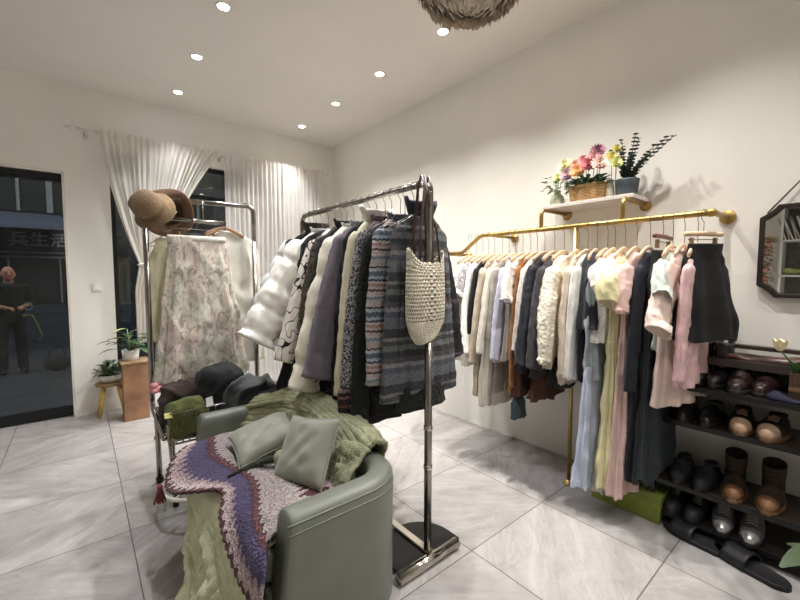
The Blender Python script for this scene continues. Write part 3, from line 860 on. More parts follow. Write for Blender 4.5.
# crochet bag
bag = thing('crochet_bag', 'cream open-mesh crochet bag with brown leather straps on the front end of the chrome rack', 'bag', (1.235, 1.305, 1.05))
def crochet():
    nu, nv = 72, 46
    P = []
    for i in range(nv + 1):
        t = i / nv
        hw = .118 * (1 - .55 * (1 - min(1, t * 3.2)) ** 2.2); ht = .028 + .016 * sin(pi * t)
        row = []
        for j in range(nu):
            a = 2 * pi * j / nu
            x = hw * math.copysign(abs(cos(a)) ** .7, cos(a)); y = ht * math.copysign(abs(sin(a)) ** .8, sin(a))
            z = .385 * t
            if t > .8: z += (t - .8) * (.32 * abs(cos(a)) ** 3 - .12)
            z += .03 * (x / .12) * (t < .2) * (1 - t * 5)
            row.append((x - .0, y, z))
        P.append(row)
    mb = MB().grid(P, True)
    keep = []
    for idx, f in enumerate(mb.f):
        i, j = divmod(idx, nu)
        hole = (i % 2 == 1) and (((j + (i // 2)) % 2) == 0) and 9 < i
        if not hole: keep.append(f)
    mb.f = keep
    return mb
crochet().build('bag_body', cloth('crochet_cream', (222, 214, 192), knit=120), bag, solid=.006, rot=(0, 0, .1))
mb = MB(); mb.ball((0, 0, .14), (.1, .026, .13), 14, 8); mb.build('lining', cloth('bag_lining', (150, 140, 118)), bag)
LEA = plain('brown_leather', (74, 48, 36), .45, var=.15)
for s, y0 in ((-1, -.022), (1, .022)):
    mb = MB()
    for sx, xt in ((-.055, -.03), (.02, .015)):
        mb.tube([(sx, y0, .36), (sx, y0 * 1.0, .5), (xt, s * .022, .7), (xt, s * .0, .757)], .008, 8, .35)
    mb.build('strap', LEA, bag)
mb = MB(); mb.tube([(.075, -.02, .34), (.05, -.02, .5), (.0, -.02, .62), (-.01, -.0, .757)], .006, 8, .4); mb.build('strap', plain('dark_leather', (40, 30, 28), .5), bag)
for sx in (-.055, .02):
    mb = MB(); mb.ball((sx, -.032, .37), (.008, .004, .008), 10, 6); mb.build('rivet', STEEL, bag)
# lower clothing seen under the near coats
g = garment('jacket', 'dark plum and black knit jacket hanging behind the front pole of the chrome rack', 'jacket', C + .13, 1.475, Z - .05, banded('plum_black_band', .3, [(0, (36, 32, 36)), (.3, (62, 48, 56)), (.4, (38, 38, 42)), (.7, (84, 78, 84)), (.76, (30, 28, 32))], .002, 60, marl=.3), L=.84, hem=.24, th=.03, sl=(.3, .9, .05, .045), seed=21); mh(1.465, 'plum and black knit jacket')

# ================================================================== LEFT CHROME RACK (two rails, basket)
lr_ = thing('clothes_rack', 'smaller chrome garment rack with a wire basket, standing before the curtained window', 'clothes rack', (.33, 2.9, 0), radians(-2))
W = .665
arcL = [(.05 - .05 * cos(pi * k / 12), 0, 1.80 + .05 * sin(pi * k / 12)) for k in range(7)]
arcR = [(W - .05 + .05 * sin(pi * k / 12), 0, 1.80 + .05 * cos(pi * k / 12)) for k in range(7)]
MB().tube([(0, 0, .55), (0, 0, 1.70)], .016, 16).build('post', CHROME, lr_)
MB().tube([(W, 0, .04), (W, 0, 1.6)], .016, 16).build('post', CHROME, lr_)
MB().tube([(0, 0, 1.5)] + [(.012 - .012 * cos(pi * k / 12), 0, 1.7 + .012 * sin(pi * k / 12)) for k in range(7)] + [(.03, .05, 1.75), (.07, .06, 1.845)], .014, 12).build('post_top', CHROME, lr_)
MB().tube([(.06, .06, 1.85), (W - .05, 0, 1.85)] + arcR + [(W, 0, 1.5)], .0155, 14).build('top_bar', CHROME, lr_)
MB().tube([(.09, -.0, 1.72), (.46, -.0, 1.715)], .014, 14).build('lower_rail', CHROME, lr_)
MB().tube([(.0, 0, 1.69), (.1, 0, 1.72)], .01, 10).build('rail_bracket', CHROME, lr_)
MB().tube([(.33, 0, 1.85), (.33, 0, 1.715)], .0035, 8).build('rail_hanger', CHROME, lr_)
MB().ball((W - .06, 0, 1.868), (.007, .007, .01), 10, 6).build('stud', CHROME, lr_)
MB().tube([(.0, 0, .56), (.0, -.03, .5), (.02, -.38, .42)], .014, 12).build('side_rail', CHROME, lr_)
MB().tube([(.02, 0, .5), (.025, 0, .03)], .016, 14).build('leg', CHROME, lr_)
MB().tube([(.06, -.38, .5), (.065, -.38, .05)], .010, 12).build('leg', CHROME, lr_)
MB().tube([(.04, -.38, .5), (.07, -.36, .03)], .010, 12).build('leg', CHROME, lr_)
for x in (.025, W): MB().lathe([(.002, 0), (.022, .002), (.024, .03), (.016, .045)], 14).build('foot', BLACKM, lr_, loc=(x, 0, 0))
MB().lathe([(.002, 0), (.016, .002), (.018, .03), (.01, .045)], 14).build('foot', BLACKM, lr_, loc=(.068, -.37, 0))
MB().tube([(.0, 0, .3), (W, 0, .3)], .012, 12).build('cross_rail', CHROME, lr_)
bk = thing('wire_basket', 'chrome wire basket under the left rack, heaped with folded clothes', 'basket', (.36, 2.66, .38))
mb = MB()
X0, X1, YA, YB = .0, .56, -.18, .19
for zz, sc in ((0, 0.02), (.19, 0)):
    mb.tube([(X0 + sc, YA + sc, zz), (X1 - sc, YA + sc, zz), (X1 - sc, YB - sc, zz), (X0 + sc, YB - sc, zz), (X0 + sc, YA + sc, zz)], .005, 8)
mb.build('rim', CHROME, bk)
mb = MB()
n = 16
for k in range(n + 1):
    x = X0 + (X1 - X0) * k / n; mb.tube([(x, YA, .19), (x, YA + .02, 0), (x, YB - .02, 0), (x, YB, .19)], .0022, 6)
for k in range(1, 10):
    y = YA + (YB - YA) * k / 10; mb.tube([(X0, y, .19), (X0 + .02, y, 0), (X1 - .02, y, 0), (X1, y, .19)], .0022, 6)
mb.build('wire_mesh', CHROME, bk)
# white hoop beneath
hp = thing('hoop_base', 'white hoop-shaped metal base on the floor beneath the wire basket', 'stand', (.50, 2.42, 0))
mb = MB(); mb.tube([(.2 * cos(a), .2 * sin(a), .16) for a in [2 * pi * i / 40 for i in range(41)]], .011, 10, cap=False); mb.build('hoop', WHT, hp)
for a in (30, 150, 270): a = radians(a); MB().tube([(.2 * cos(a), .2 * sin(a), .155), (.2 * cos(a), .2 * sin(a), 0)], .008, 8).build('leg', WHT, hp)
mb = MB(); mb.tube([(.2 * cos(pi / 5), .2 * sin(pi / 5), .16), (-.2 * cos(pi / 5), -.2 * sin(pi / 5), .16)], .006, 8); mb.tube([(.2 * cos(2.5), .2 * sin(2.5), .16), (-.2 * cos(2.5), -.2 * sin(2.5), .16)], .006, 8)
mb.build('cross_wire', WHT, hp)

# heaped clothes
def heap(name, label, cat, loc, size, mat, seed, rz=0, rot=None, kx=1.0, ridge=.02, flatb=True, group=None, roll=0):
    """a crumpled folded garment: pillow-like body with long soft creases"""
    t = thing(name, label, cat, loc, rz, group)
    n, m = 64, 40
    rings = []
    for i in range(1, m):
        th = pi * i / m
        rg = []
        for j in range(n):
            a = 2 * pi * j / n
            e = .62
            def sp(v, p=e): return math.copysign(abs(v) ** p, v)
            x = size[0] * sp(sin(th)) * sp(cos(a)); y = size[1] * sp(sin(th)) * sp(sin(a)); z = -size[2] * sp(cos(th), .8)
            q = Vector((x, y, z))
            nr = Vector((x / size[0] ** 2, y / size[1] ** 2, z / size[2] ** 2)).normalized()
            ang = seed * 1.3
            w = (x * cos(ang) + y * sin(ang)) * 26 * kx + z * 18 + 2.5 * N(x * 7 + seed, y * 7, z * 7)
            d = ridge * (1 - abs(sin(w))) ** 1.5 + .03 * N(x * 6 + seed, y * 6, z * 8) + .008 * N(x * 25, y * 25 + seed, z * 25)
            q += nr * d
            if flatb: q.z = max(q.z, -size[2] * .9)
            q.z += size[2] * .9
            rg.append(q)
        rings.append(rg)
    MB().loft(rings).build('fabric', mat, t)
    return t
DKB = cloth('dark_brown_cloth', (52, 40, 36)); GRN = cloth('moss_green_knit', (86, 92, 46), knit=100); DKG = cloth('dark_slate_cloth', (58, 64, 64), rough=.7)
heap('folded_sweater', 'moss-green knit sweater folded at the front of the wire basket', 'sweater', (.455, 2.55, .41), (.095, .055, .115), GRN, 3, .1, ridge=.022)
heap('folded_clothing', 'dark brown garment folded behind the moss-green sweater in the basket', 'clothing', (.47, 2.72, .40), (.13, .09, .15), DKB, 5, .2)
heap('folded_clothing', 'black garment heaped highest in the basket under the floral skirt', 'clothing', (.68, 2.66, .40), (.14, .11, .19), BLACK, 8, -.1)
heap('folded_coat', 'dark slate coat lying over the right side of the basket heap', 'coat', (.83, 2.52, .42), (.17, .12, .145), DKG, 2, -.15, ridge=.03)
heap('folded_clothing', 'black cloth spilling right of the slate coat behind the armchair', 'clothing', (.93, 2.38, .36), (.13, .12, .14), BLACK, 12, .1)
heap('folded_clothing', 'pale patterned cloth poking through the bottom of the wire basket', 'clothing', (.47, 2.56, .385), (.11, .065, .02), speckle('pale_pattern', (190, 180, 172), (120, 96, 92), 40), 6, .0, ridge=.006)
t = thing('price_tag', 'small pale yellow paper tag on the basket rim', 'tag', (.355, 2.475, .565), .4, rot=(1.2, .2, .5)); bx('card', -.025, .025, -.015, .015, 0, .002, plain('tag_yellow', (226, 214, 140), .6), t, 0)
t = thing('price_tag', 'small white paper tag beside the moss-green sweater', 'tag', (.57, 2.475, .60), 0, rot=(1.0, -.3, -.5)); bx('card', -.02, .02, -.028, .028, 0, .002, plain('tag_white', (214, 212, 206), .6), t, 0)
mb = MB()
for k in range(14):
    a = RND.uniform(0, 2 * pi); mb.ball((.02 * cos(a), .02 * sin(a), RND.uniform(-.02, .02)), (.022, .02, .018), 10, 6)
tag(mb.build('pink_scrunchie', cloth('pink_ruffle', (214, 150, 152)), loc=(.352, 2.86, .64)), 'small pink ruffled scrunchie beside the left rack post', 'scrunchie')

# hats (hang on the left post)
def hat(label, loc, rot, mat, band, rb=.165):
    t = thing('sun_hat', label, 'hat', loc, rot=rot)
    prof = [(0.002, .118), (.05, .115), (.078, .095), (.088, .05), (.093, .0), (.12, -.012), (rb, -.03), (rb + .003, -.034), (rb, -.037), (.118, -.018), (.088, -.006), (.082, .04), (.073, .088), (.048, .108), (0.002, .111)]
    n = 48; rings = []
    for r, z in prof:
        rings.append([((r * (1 + .04 * sin(2 * a + 1) * (r > .1))) * cos(a), r * sin(a), z + (.03 * sin(2 * a) + .014 * sin(3 * a + 1)) * max(0, (r - .09) / .08)) for a in [2 * pi * k / n for k in range(n)]])
    MB().loft(rings).build('crown_and_brim', mat, t)
    MB().loft([[(r * cos(a), r * sin(a), z) for a in [2 * pi * k / 36 for k in range(36)]] for r, z in ((.0945, .004), (.0935, .026), (.0905, .03))], (False, False)).build('hat_band', band, t)
    return t
HAT1 = cloth('straw_brown', (140, 116, 86), knit=140, var=.12); HAT2 = cloth('felt_brown', (128, 100, 78), var=.12)
HB = cloth('hat_band_dark', (118, 96, 70))
def aim(d): return tuple(Vector((0, 0, 1)).rotation_difference(Vector(d).normalized()).to_euler())
h1 = hat('light brown bucket sun hat on the left rack post, left of the two hats', (.355, 2.80, 1.755), aim((-.5, -.5, .35)), HAT1, HB, .118)
h2 = hat('darker brown wide-brim sun hat showing its inside, right of the two hats', (.472, 2.97, 1.765), aim((.42, .88, -.1)), HAT2, HB, .16)
mb = MB(); mb.tube([(-.09, 0, 0), (-.05, 0, -.045), (0, 0, -.06), (.045, 0, -.035), (.05, 0, .03)], .003, 6); o = mb.build('chin_cord', plain('cord_pale', (200, 186, 160), .7), None); o.parent = h2
o.location = (0, 0, -.035); o.rotation_euler = (pi / 2, 0, 0)

# floral skirt + white top + yellow garment
FLOR = speckle('faded_floral', (222, 216, 204), (156, 144, 132), 12, .52, .13, 6, (1, 1, .55), c3=(120, 118, 112))
def floral():
    m, nt, b = _new('faded_floral_print')
    v = coords(nt, 'Object', (1, 1, .6))
    n1 = noise_tex(nt, v, 24, 8, .75, .8)
    n2 = noise_tex(nt, coords(nt, 'Object', (1.3, 1, .7)), 7, 3, .5, .4)
    n3 = noise_tex(nt, coords(nt, 'Object', (70, 70, 2)), 2, 3)
    a = ramp(nt, n1, [(.4, (234, 230, 220)), (.5, (216, 211, 202)), (.58, (172, 163, 156)), (.68, (126, 120, 116))])
    tint = ramp(nt, n2, [(.35, (226, 230, 220)), (.5, (240, 236, 230)), (.62, (232, 218, 212)), (.72, (216, 206, 210))])
    mm = nt.nodes.new('ShaderNodeMix'); mm.data_type = 'RGBA'; mm.blend_type = 'MULTIPLY'; mm.inputs[0].default_value = .9
    nt.links.new(a, mm.inputs[6]); nt.links.new(tint, mm.inputs[7])
    c = mixc(nt, mth(nt, 'MULTIPLY', mth(nt, 'GREATER_THAN', n3, .56), .18), mm.outputs[2], (110, 104, 98))
    nt.links.new(c, b.inputs['Base Color']); b.inputs['Roughness'].default_value = .9
    bump(nt, b, n3, .25, .004)
    return m
FLORAL = floral()
skirt('floral_skirt', 'long tiered skirt in faded grey, green and pink floral print hanging from the small rack', 'skirt', .62, 2.875, 1.61, FLORAL, .955, .172, .28, .022, .06, fold=(9, .016), seed=3, rz=-.03, band=cloth('skirt_waist', (224, 218, 206)), cx=.01)
hanger(.62, 2.893, 1.717, 'wooden clip hanger holding the faded floral skirt', 'straight', .055, rz=0, w=.17, rbar=.016, along=True, mat=STEEL, br_=.003)
hanger(.80, 2.895, 1.717, 'wide wooden hanger carrying the white sleeveless top', 'wood', .02, rz=.08, w=.13, rbar=.016, along=True, mat=plain('tan_hanger_wood', (168, 134, 100), .5))
WTOP = sheer('white_gauze', (232, 230, 220), .93)
garment('sleeveless_top', 'thin white sleeveless top behind the floral skirt', 'top', .84, 2.945, 1.67, cloth('white_cotton', (228, 226, 214), var=.04), L=.95, sw=.2, hem=.235, th=.03, hemth=.045, neck=.08, fold=(6, .012), seed=8, drop=.09)
garment('blouse', 'pale yellow blouse hanging behind the left post of the small rack', 'blouse', .455, 2.98, 1.60, cloth('pale_yellow', (236, 233, 196), var=.05), L=.68, sw=.1, hem=.115, th=.04, fold=(5, .014), seed=4)
hanger(.455, 2.98, 1.70, 'thin hanger carrying the pale yellow blouse', 'wire', .07, w=.1, rbar=.01)
# ================================================================== BRASS WALL RACK
BX, ZR = 2.40, 1.66
br = thing('clothes_rail', 'brass pipe clothes rail fixed along the right wall, bending down at its far end', 'clothes rail', (BX, .505, ZR))
def BYL(y): return y - .505
MB().tube([(.33, 0, .01), (.06, 0, .005), (.02, .005, 0), (0, .03, 0), (0, BYL(1.90), 0), (0, BYL(1.93), -.006), (0, BYL(2.09), -.112), (0, BYL(2.12), -.122), (0, BYL(2.75), -.124)], .0145, 14).build('pipe', BRASS, br)
def flange(y, z, x=.345):
    o = MB().lathe([(.002, 0), (.036, 0), (.038, .004), (.034, .009), (.02, .012), (.019, .03), (.0145, .032)], 24).build('wall_flange', BRASS, br, loc=(x, y, z), rot=(0, -pi / 2, 0))
    return o
flange(0, .01); flange(BYL(1.852), 0); flange(BYL(2.33), -.123)
MB().tube([(.33, BYL(1.852), 0), (0, BYL(1.852), 0)], .0125, 12).build('wall_arm', BRASS, br)
MB().tube([(.33, BYL(2.33), -.123), (0, BYL(2.33), -.123)], .0125, 12).build('wall_arm', BRASS, br)
MB().tube([(0, BYL(1.18), 0), (0, BYL(1.18), -ZR + .012)], .0125, 14).build('floor_post', BRASS, br)
MB().lathe([(.002, 0), (.034, 0), (.034, .006), (.018, .012), (.017, .03)], 20).build('floor_flange', BRASS, br, loc=(0, BYL(1.18), -ZR))
MB().ball((0, 0.0, 0), (.021, .024, .021), 16, 10).build('elbow', BRASS, br)

# ---- garments on the brass rail
def bh(y, what, kind='wood', drop=.142, z=ZR, rz=0, **k):
    hanger(BX, y, z, 'hanger carrying the ' + what, kind, drop, rz=rz, w=.14, rbar=.0145, **k)
ZG = ZR - .182
def C_(n, c, **k): return cloth(n, c, **k)
OFFW = C_('off_white_cotton', (230, 224, 210), var=.05); LACEG = speckle('grey_lace', (120, 118, 124), (196, 192, 192), 90, .48, .05)
BEI = C_('beige_linen', (196, 184, 164)); TAUP = C_('taupe_linen', (168, 160, 150))
LAV = C_('lavender_cotton', (206, 206, 226), var=.05); SUEDE = C_('orange_brown_suede', (156, 102, 58), var=.15)
SPK = speckle('cream_speckle', (222, 216, 206), (150, 144, 142), 130, .62, .04)
NAV = C_('navy_black', (30, 32, 42)); CHAR = C_('charcoal_wool', (62, 58, 62), var=.1)
CABLE = C_('cable_cream', (232, 224, 206), knit=45, var=.06); SATB = C_('satin_cream', (214, 200, 180), rough=.5, bs=.05)
WCOT = C_('white_shirt', (236, 234, 228), var=.04)
EYEL = speckle('white_eyelet', (236, 232, 226), (196, 190, 186), 80, .6, .04)
LBLUE = C_('pale_blue_cotton', (196, 204, 224), var=.05); GREYBL = C_('grey_blue_band', (170, 180, 186))
YEL = C_('yellow_green_cotton', (220, 214, 168), var=.06); PINK = C_('soft_pink_cotton', (222, 190, 182), var=.06)
PINK2 = C_('blush_shirt', (224, 202, 190), var=.05); PINK3 = C_('satin_pink', (224, 186, 186), rough=.4, bs=.05)
MINT = C_('mint_grey_jersey', (186, 194, 186), var=.05)
BLK2 = C_('black_crepe', (11, 11, 12)); DKT = C_('dark_teal_black', (34, 42, 46), rough=.75)
BROWN = C_('brown_velvet', (84, 52, 38), var=.2)
# low rail, far end
garment('top', 'dark navy top on the lower far end of the brass rail', 'top', BX, 2.33, ZR - .124 - .17, NAV, L=.5, hem=.2, th=.03, sl=(.25, 1.1, .05, .04), seed=31); bh(2.33, 'dark navy top', z=ZR - .124)
garment('top', 'black top edged in white on the lower far end of the brass rail', 'top', BX, 2.25, ZR - .124 - .17, BLK2, L=.58, hem=.2, th=.03, sl=(.27, 1.2, .05, .045), seed=32, hem_mat=(WCOT, .03), cuff=(WCOT, .03)); bh(2.25, 'black top edged in white', z=ZR - .124)
garment('blouse', 'cream long-sleeved blouse, first on the upper brass rail from the far end', 'blouse', BX, 2.03, ZG - .02, OFFW, L=.76, hem=.24, th=.035, sl=(.34, .82, .055, .05, -.04), seed=33); bh(2.03, 'cream long-sleeved blouse')
garment('bolero', 'short grey lace top over the cream blouse near the far end of the brass rail', 'top', BX, 1.965, ZG + .01, LACEG, L=.30, hem=.22, th=.04, sl=(.30, 1.2, .065, .06, -.04), seed=34); bh(1.965, 'short grey lace top')
garment('blouse', 'white blouse with ragged-edged sleeves beside the grey lace top', 'blouse', BX, 1.90, ZG, WCOT, L=.80, hem=.22, th=.035, sl=(.28, .78, .05, .075, -.06), seed=35, wr=.012); bh(1.90, 'white blouse with ragged sleeves')
garment('top', 'narrow black top between the white blouse and the beige coat', 'top', BX, 1.845, ZG, BLK2, L=.74, hem=.22, th=.022, sl=(.25, .84, .04, .035), seed=36); bh(1.845, 'narrow black top')
garment('coat', 'beige linen long coat, first of the long pale pieces from the far end', 'coat', BX, 1.79, ZG, BEI, L=1.0, hem=.23, th=.025, sl=(.27, .72, .045, .04), seed=37); bh(1.79, 'beige linen long coat')
garment('dress', 'off-white long dress with ruffled bottom hanging lowest among the far pieces', 'dress', BX, 1.72, ZG, OFFW, L=1.06, hem=.235, th=.03, hemth=.05, sl=(.27, .8, .045, .04), seed=38, fold=(7, .014)); bh(1.72, 'off-white long dress')
garment('shirt', 'grey-taupe shirt in front of the off-white long dress', 'shirt', BX, 1.665, ZG, TAUP, L=.96, hem=.21, th=.02, sl=(.23, .9, .04, .035), seed=39); bh(1.665, 'grey-taupe shirt')
garment('shirt', 'pale lavender long-sleeved shirt on the brass rail', 'shirt', BX, 1.61, ZG, LAV, L=.72, hem=.22, th=.03, sl=(.28, .78, .05, .042, -.02), seed=40, collar=(LAV, .04, .2, .01)); bh(1.61, 'pale lavender shirt')
garment('knit_shirt', 'cream knit top with grey rolled sleeve edge beside the lavender shirt', 'top', BX, 1.55, ZG, SPK, L=.7, hem=.22, th=.03, sl=(.27, 1.18, .06, .06, -.03), seed=41, cuff=(LACEG, .03)); bh(1.55, 'cream knit top with grey sleeve edge')
garment('suede_vest', 'long orange-brown suede piece with narrow hanging edge', 'vest', BX, 1.49, ZG + .01, SUEDE, L=.92, hem=.2, th=.022, hemth=.03, sl=(.255, .62, .03, .03, -.03), seed=42); bh(1.49, 'orange-brown suede piece')
garment('sweater', 'cream speckled knit sweater right of the orange-brown suede piece', 'sweater', BX, 1.44, ZG, SPK, L=.66, hem=.22, th=.03, sl=(.25, .86, .055, .045), seed=43); bh(1.44, 'cream speckled sweater')
garment('jacket', 'navy-black jacket left of the charcoal jacket on the brass rail', 'jacket', BX, 1.385, ZG + .01, NAV, L=.76, hem=.25, th=.04, sl=(.325, .78, .065, .066, -.03), seed=44, wr=.004); bh(1.385, 'navy-black jacket')
skirt('velvet_skirt', 'dark brown velvet skirt hanging low behind the charcoal jacket', 'skirt', BX, 1.44, .98, BROWN, .42, .18, .25, .02, .03, seed=45)
garment('jacket', 'charcoal wool jacket with wide sleeve left of the cable knit cardigan', 'jacket', BX, 1.315, ZG, CHAR, L=.77, hem=.24, th=.045, sl=(.30, .77, .068, .07, -.02), seed=46, wr=.003); bh(1.315, 'charcoal wool jacket')
skirt('brown_skirt', 'long brown skirt showing beneath the charcoal jacket', 'skirt', BX, 1.33, .93, C_('brown_corduroy', (92, 60, 44), knit=70), .38, .16, .22, .02, .03, seed=47)
garment('cardigan', 'cream cable-knit cardigan with puffed sleeve in the middle of the brass rail', 'cardigan', BX, 1.25, ZG, CABLE, L=.7, hem=.22, th=.04, sl=(.29, .83, .058, .045, -.03, .018), seed=48, cuff=(CABLE, .05)); bh(1.25, 'cream cable-knit cardigan')
garment('blouse', 'beige satin blouse right of the cable-knit cardigan', 'blouse', BX, 1.155, ZG, SATB, L=.78, hem=.21, th=.03, sl=(.25, .76, .045, .04, -.02), seed=49, rz=.05); bh(1.155, 'beige satin blouse')
garment('shirt', 'white cotton shirt left of the black sleeveless top', 'shirt', BX, 1.10, ZG, WCOT, L=.74, hem=.2, th=.025, sl=(.235, .75, .05, .042), seed=50); bh(1.10, 'white cotton shirt')
garment('sleeveless_top', 'black sleeveless flared top in front of the brass floor post', 'top', BX - .03, 1.055, ZG + .01, NAV, L=.44, sw=.15, hem=.21, th=.05, hemth=.065, seed=51, rz=.35, fold=(4, .012)); bh(1.045, 'black sleeveless flared top', rz=.1)
garment('trousers', 'narrow black trousers hanging below the black sleeveless top', 'trousers', BX - .06, 1.045, 1.05, NAV, L=.32, sw=.1, hem=.1, th=.03, seed=52, drop=.01)
garment('dress', 'long pale blue dress with grey-blue bodice reaching almost to the floor', 'dress', BX - .03, .985, ZG - .02, GREYBL, L=.7, sw=.18, hem=.19, th=.03, hemth=.035, seed=53); bh(.985, 'long pale blue dress')
skirt('dress_skirt', 'long lavender-blue gathered skirt, leftmost of the floor-length pieces', 'skirt', BX - .04, .985, .84, LBLUE, .68, .19, .24, .03, .055, fold=(8, .018), seed=54, cx=-.02)
garment('blouse', 'white eyelet blouse with short puffed sleeves above the pale blue dress', 'blouse', BX, .945, ZG, EYEL, L=.5, hem=.2, th=.04, sl=(.285, 1.27, .065, .062, -.04, .02), seed=55); bh(.945, 'white eyelet blouse')
garment('dress', 'long yellow-green dress with puffed short sleeve and tied waist', 'dress', BX - .01, .89, ZG - .02, YEL, L=1.28, sw=.18, hem=.235, th=.035, hemth=.06, waist=(.35, .15, .03), sl=(.29, 1.2, .055, .06, -.03, .03), seed=56, fold=(7, .016)); bh(.89, 'yellow-green dress')
mb = MB(); mb.loft([[(.165 * cos(a), .042 * sin(a), z) for a in [2 * pi * k / 32 for k in range(32)]] for z in (.008, 0, -.012)]); tag(mb.build('waist_tie', YEL, loc=(BX - .01, .89, .99)), 'yellow-green tie band around the waist of the long yellow-green dress', 'belt')
garment('dress', 'long soft pink dress with gathered sleeve right of the yellow-green dress', 'dress', BX, .83, ZG, PINK, L=1.33, sw=.18, hem=.225, th=.035, hemth=.055, waist=(.4, .16, .03), sl=(.265, 1.16, .05, .042, -.02, .012), seed=57, fold=(7, .016), cuff=(PINK, .03)); bh(.83, 'long soft pink dress')
skirt('petticoat', 'off-white underskirt showing below the yellow-green and pink dresses', 'skirt', BX, .925, .5, C_('petticoat_white', (214, 206, 198)), .37, .16, .2, .02, .035, seed=58)
garment('coat', 'long navy-black coat right of the soft pink dress', 'coat', BX + .0, .765, ZG, NAV, L=1.22, hem=.2, th=.03, hemth=.04, sl=(.25, .75, .05, .045), seed=59); bh(.765, 'long navy-black coat')
skirt('pleated_skirt', 'long dark teal pleated skirt on a red-brown clip hanger', 'skirt', BX, .705, ZG + .005, DKT, 1.2, .15, .22, .02, .045, seed=60, pleat=.012); bh(.705, 'long dark teal pleated skirt', kind='straight', drop=.10, mat=plain('redbrown_hanger', (122, 76, 66), .5))
garment('t_shirt', 'mint-grey short-sleeved t-shirt left of the blush pink shirt', 't-shirt', BX, .66, ZG, MINT, L=.5, hem=.2, th=.03, sl=(.30, 1.24, .062, .068, -.04), seed=61); bh(.66, 'mint-grey t-shirt')
garment('shirt', 'blush pink oversized shirt with wide elbow sleeve near the right end of the brass rail', 'shirt', BX, .61, ZG, PINK2, L=.78, hem=.22, th=.04, hemth=.05, sl=(.34, 1.08, .07, .08, -.05), seed=62, rz=-.2, fold=(5, .014), collar=(PINK2, .04, .2, .02)); bh(.61, 'blush pink oversized shirt')
garment('blouse', 'shiny pale pink satin blouse left of the black flared skirt', 'blouse', BX, .555, ZG, PINK3, L=.68, hem=.19, th=.03, sl=(.235, .84, .045, .04), seed=63); bh(.555, 'shiny pale pink satin blouse')
skirt('flared_skirt', 'short black flared skirt on a clip hanger, rightmost on the brass rail', 'skirt', BX - .03, .515, ZG + .03, BLK2, .47, .09, .165, .022, .07, fold=(5, .018), seed=64, rz=-.62)
hanger(BX - .01, .53, ZR, 'straight clip hanger holding the black flared skirt', 'straight', .10, rz=-.62, w=.1, rbar=.0145)
t = thing('teal_pouch', 'teal-grey cloth piece hanging lowest under the orange-brown suede piece', 'clothing', (2.33, 1.52, .50), 0)
body_mesh([(0, 0, .05, .02, 0, 0), (.3, -.03, .075, .03, 0, 0), (1, -.14, .07, .03, 0, 0)], (4, .006), 3).build('fabric', C_('teal_grey_cloth', (70, 86, 94)), t)
t = thing('yellow_pouch', 'small mustard yellow pouch hanging above the teal-grey cloth', 'pouch', (2.27, 1.53, .60), 0)
MB().ball((0, 0, -.03), (.03, .03, .04), 14, 10).build('pouch_body', C_('mustard', (176, 132, 52)), t)
heap('black_scarf', 'black fabric hanging low behind the cable-knit cardigan', 'scarf', (BX - .05, 1.2, .66), (.14, .04, .09), BLK2, 9)

# green box on the floor
gb = thing('cardboard_box', 'lime-green cardboard box on the floor under the long dresses', 'box', (2.52, .84, 0), 0)
LIME = plain('lime_card', (128, 140, 54), .6, var=.08)
bx('box_body', -.15, .15, -.18, .18, 0, .15, LIME, gb, .003)
bx('lid', -.155, .155, -.185, .185, .115, .155, plain('lime_card_dark', (112, 124, 48), .6, var=.05), gb, .003)

# ================================================================== FLOWER SHELF
sh = thing('wall_shelf', 'white wall shelf on brass pipe brackets above the clothes rail', 'shelf', (2.62, 1.2, 1.82))
bx('board', -.13, .13, -.31, .265, -.012, .012, plain('shelf_white', (216, 208, 202), .35, var=.03), sh, .003)
for y in (.215, -.29):
    mb = MB(); mb.tube([(-.22, y, -.16)] + [(-.22 + .04 - .04 * cos(pi * k / 10), y, -.067 + .04 * sin(pi * k / 10)) for k in range(6)] + [(.12, y, -.027)], .0125, 12); mb.build('pipe_bracket', BRASS, sh)
    MB().lathe([(.002, 0), (.034, 0), (.034, .008), (.02, .012), (.019, .03)], 20).build('bracket_flange', BRASS, sh, loc=(.13, y, -.032), rot=(0, -pi / 2, 0))
# glass jar plant
SZ = 1.832
gj = thing('glass_jar', 'small green glass jar holding leafy white-flowered sprigs at the left end of the shelf', 'vase', (2.60, 1.415, SZ))
MB().lathe([(.03, 0), (.045, .006), (.048, .05), (.04, .075), (.022, .088), (.022, .105), (.026, .11), (.019, .108), (.018, .09), (.04, .06), (.04, .012), (.002, .01)], 24).build('jar', plain('green_tint_glass', (186, 194, 168), .12, coat=.5), gj)
mb = MB(); q = random.Random(4)
sp = thing('leafy_sprig', 'green leafy sprigs with tiny white flowers standing in the glass jar', 'plant', (2.60, 1.415, SZ + .05))
for k in range(34):
    a = q.uniform(0, 2 * pi); el = q.uniform(.1, 1.3); r = q.uniform(.02, .09)
    p = (r * cos(a) * .8, r * sin(a), .05 + r * sin(el) * 1.3)
    leaf(mb, p, (cos(a), sin(a), q.uniform(-.3, .8)), q.uniform(.03, .05), .013, .3)
for k in range(5): a = q.uniform(0, 6); mb.tube([(0, 0, -.03), (.03 * cos(a), .03 * sin(a), .12)], .002, 5)
mb.build('leaves', GREEN2, sp)
mb = MB()
for k in range(16): a = q.uniform(0, 2 * pi); mb.ball((q.uniform(.02, .08) * cos(a), q.uniform(.02, .09) * sin(a), q.uniform(.07, .17)), .010, 6, 5)
mb.build('white_blossoms', plain('blossom_white', (236, 236, 220), .6), sp)
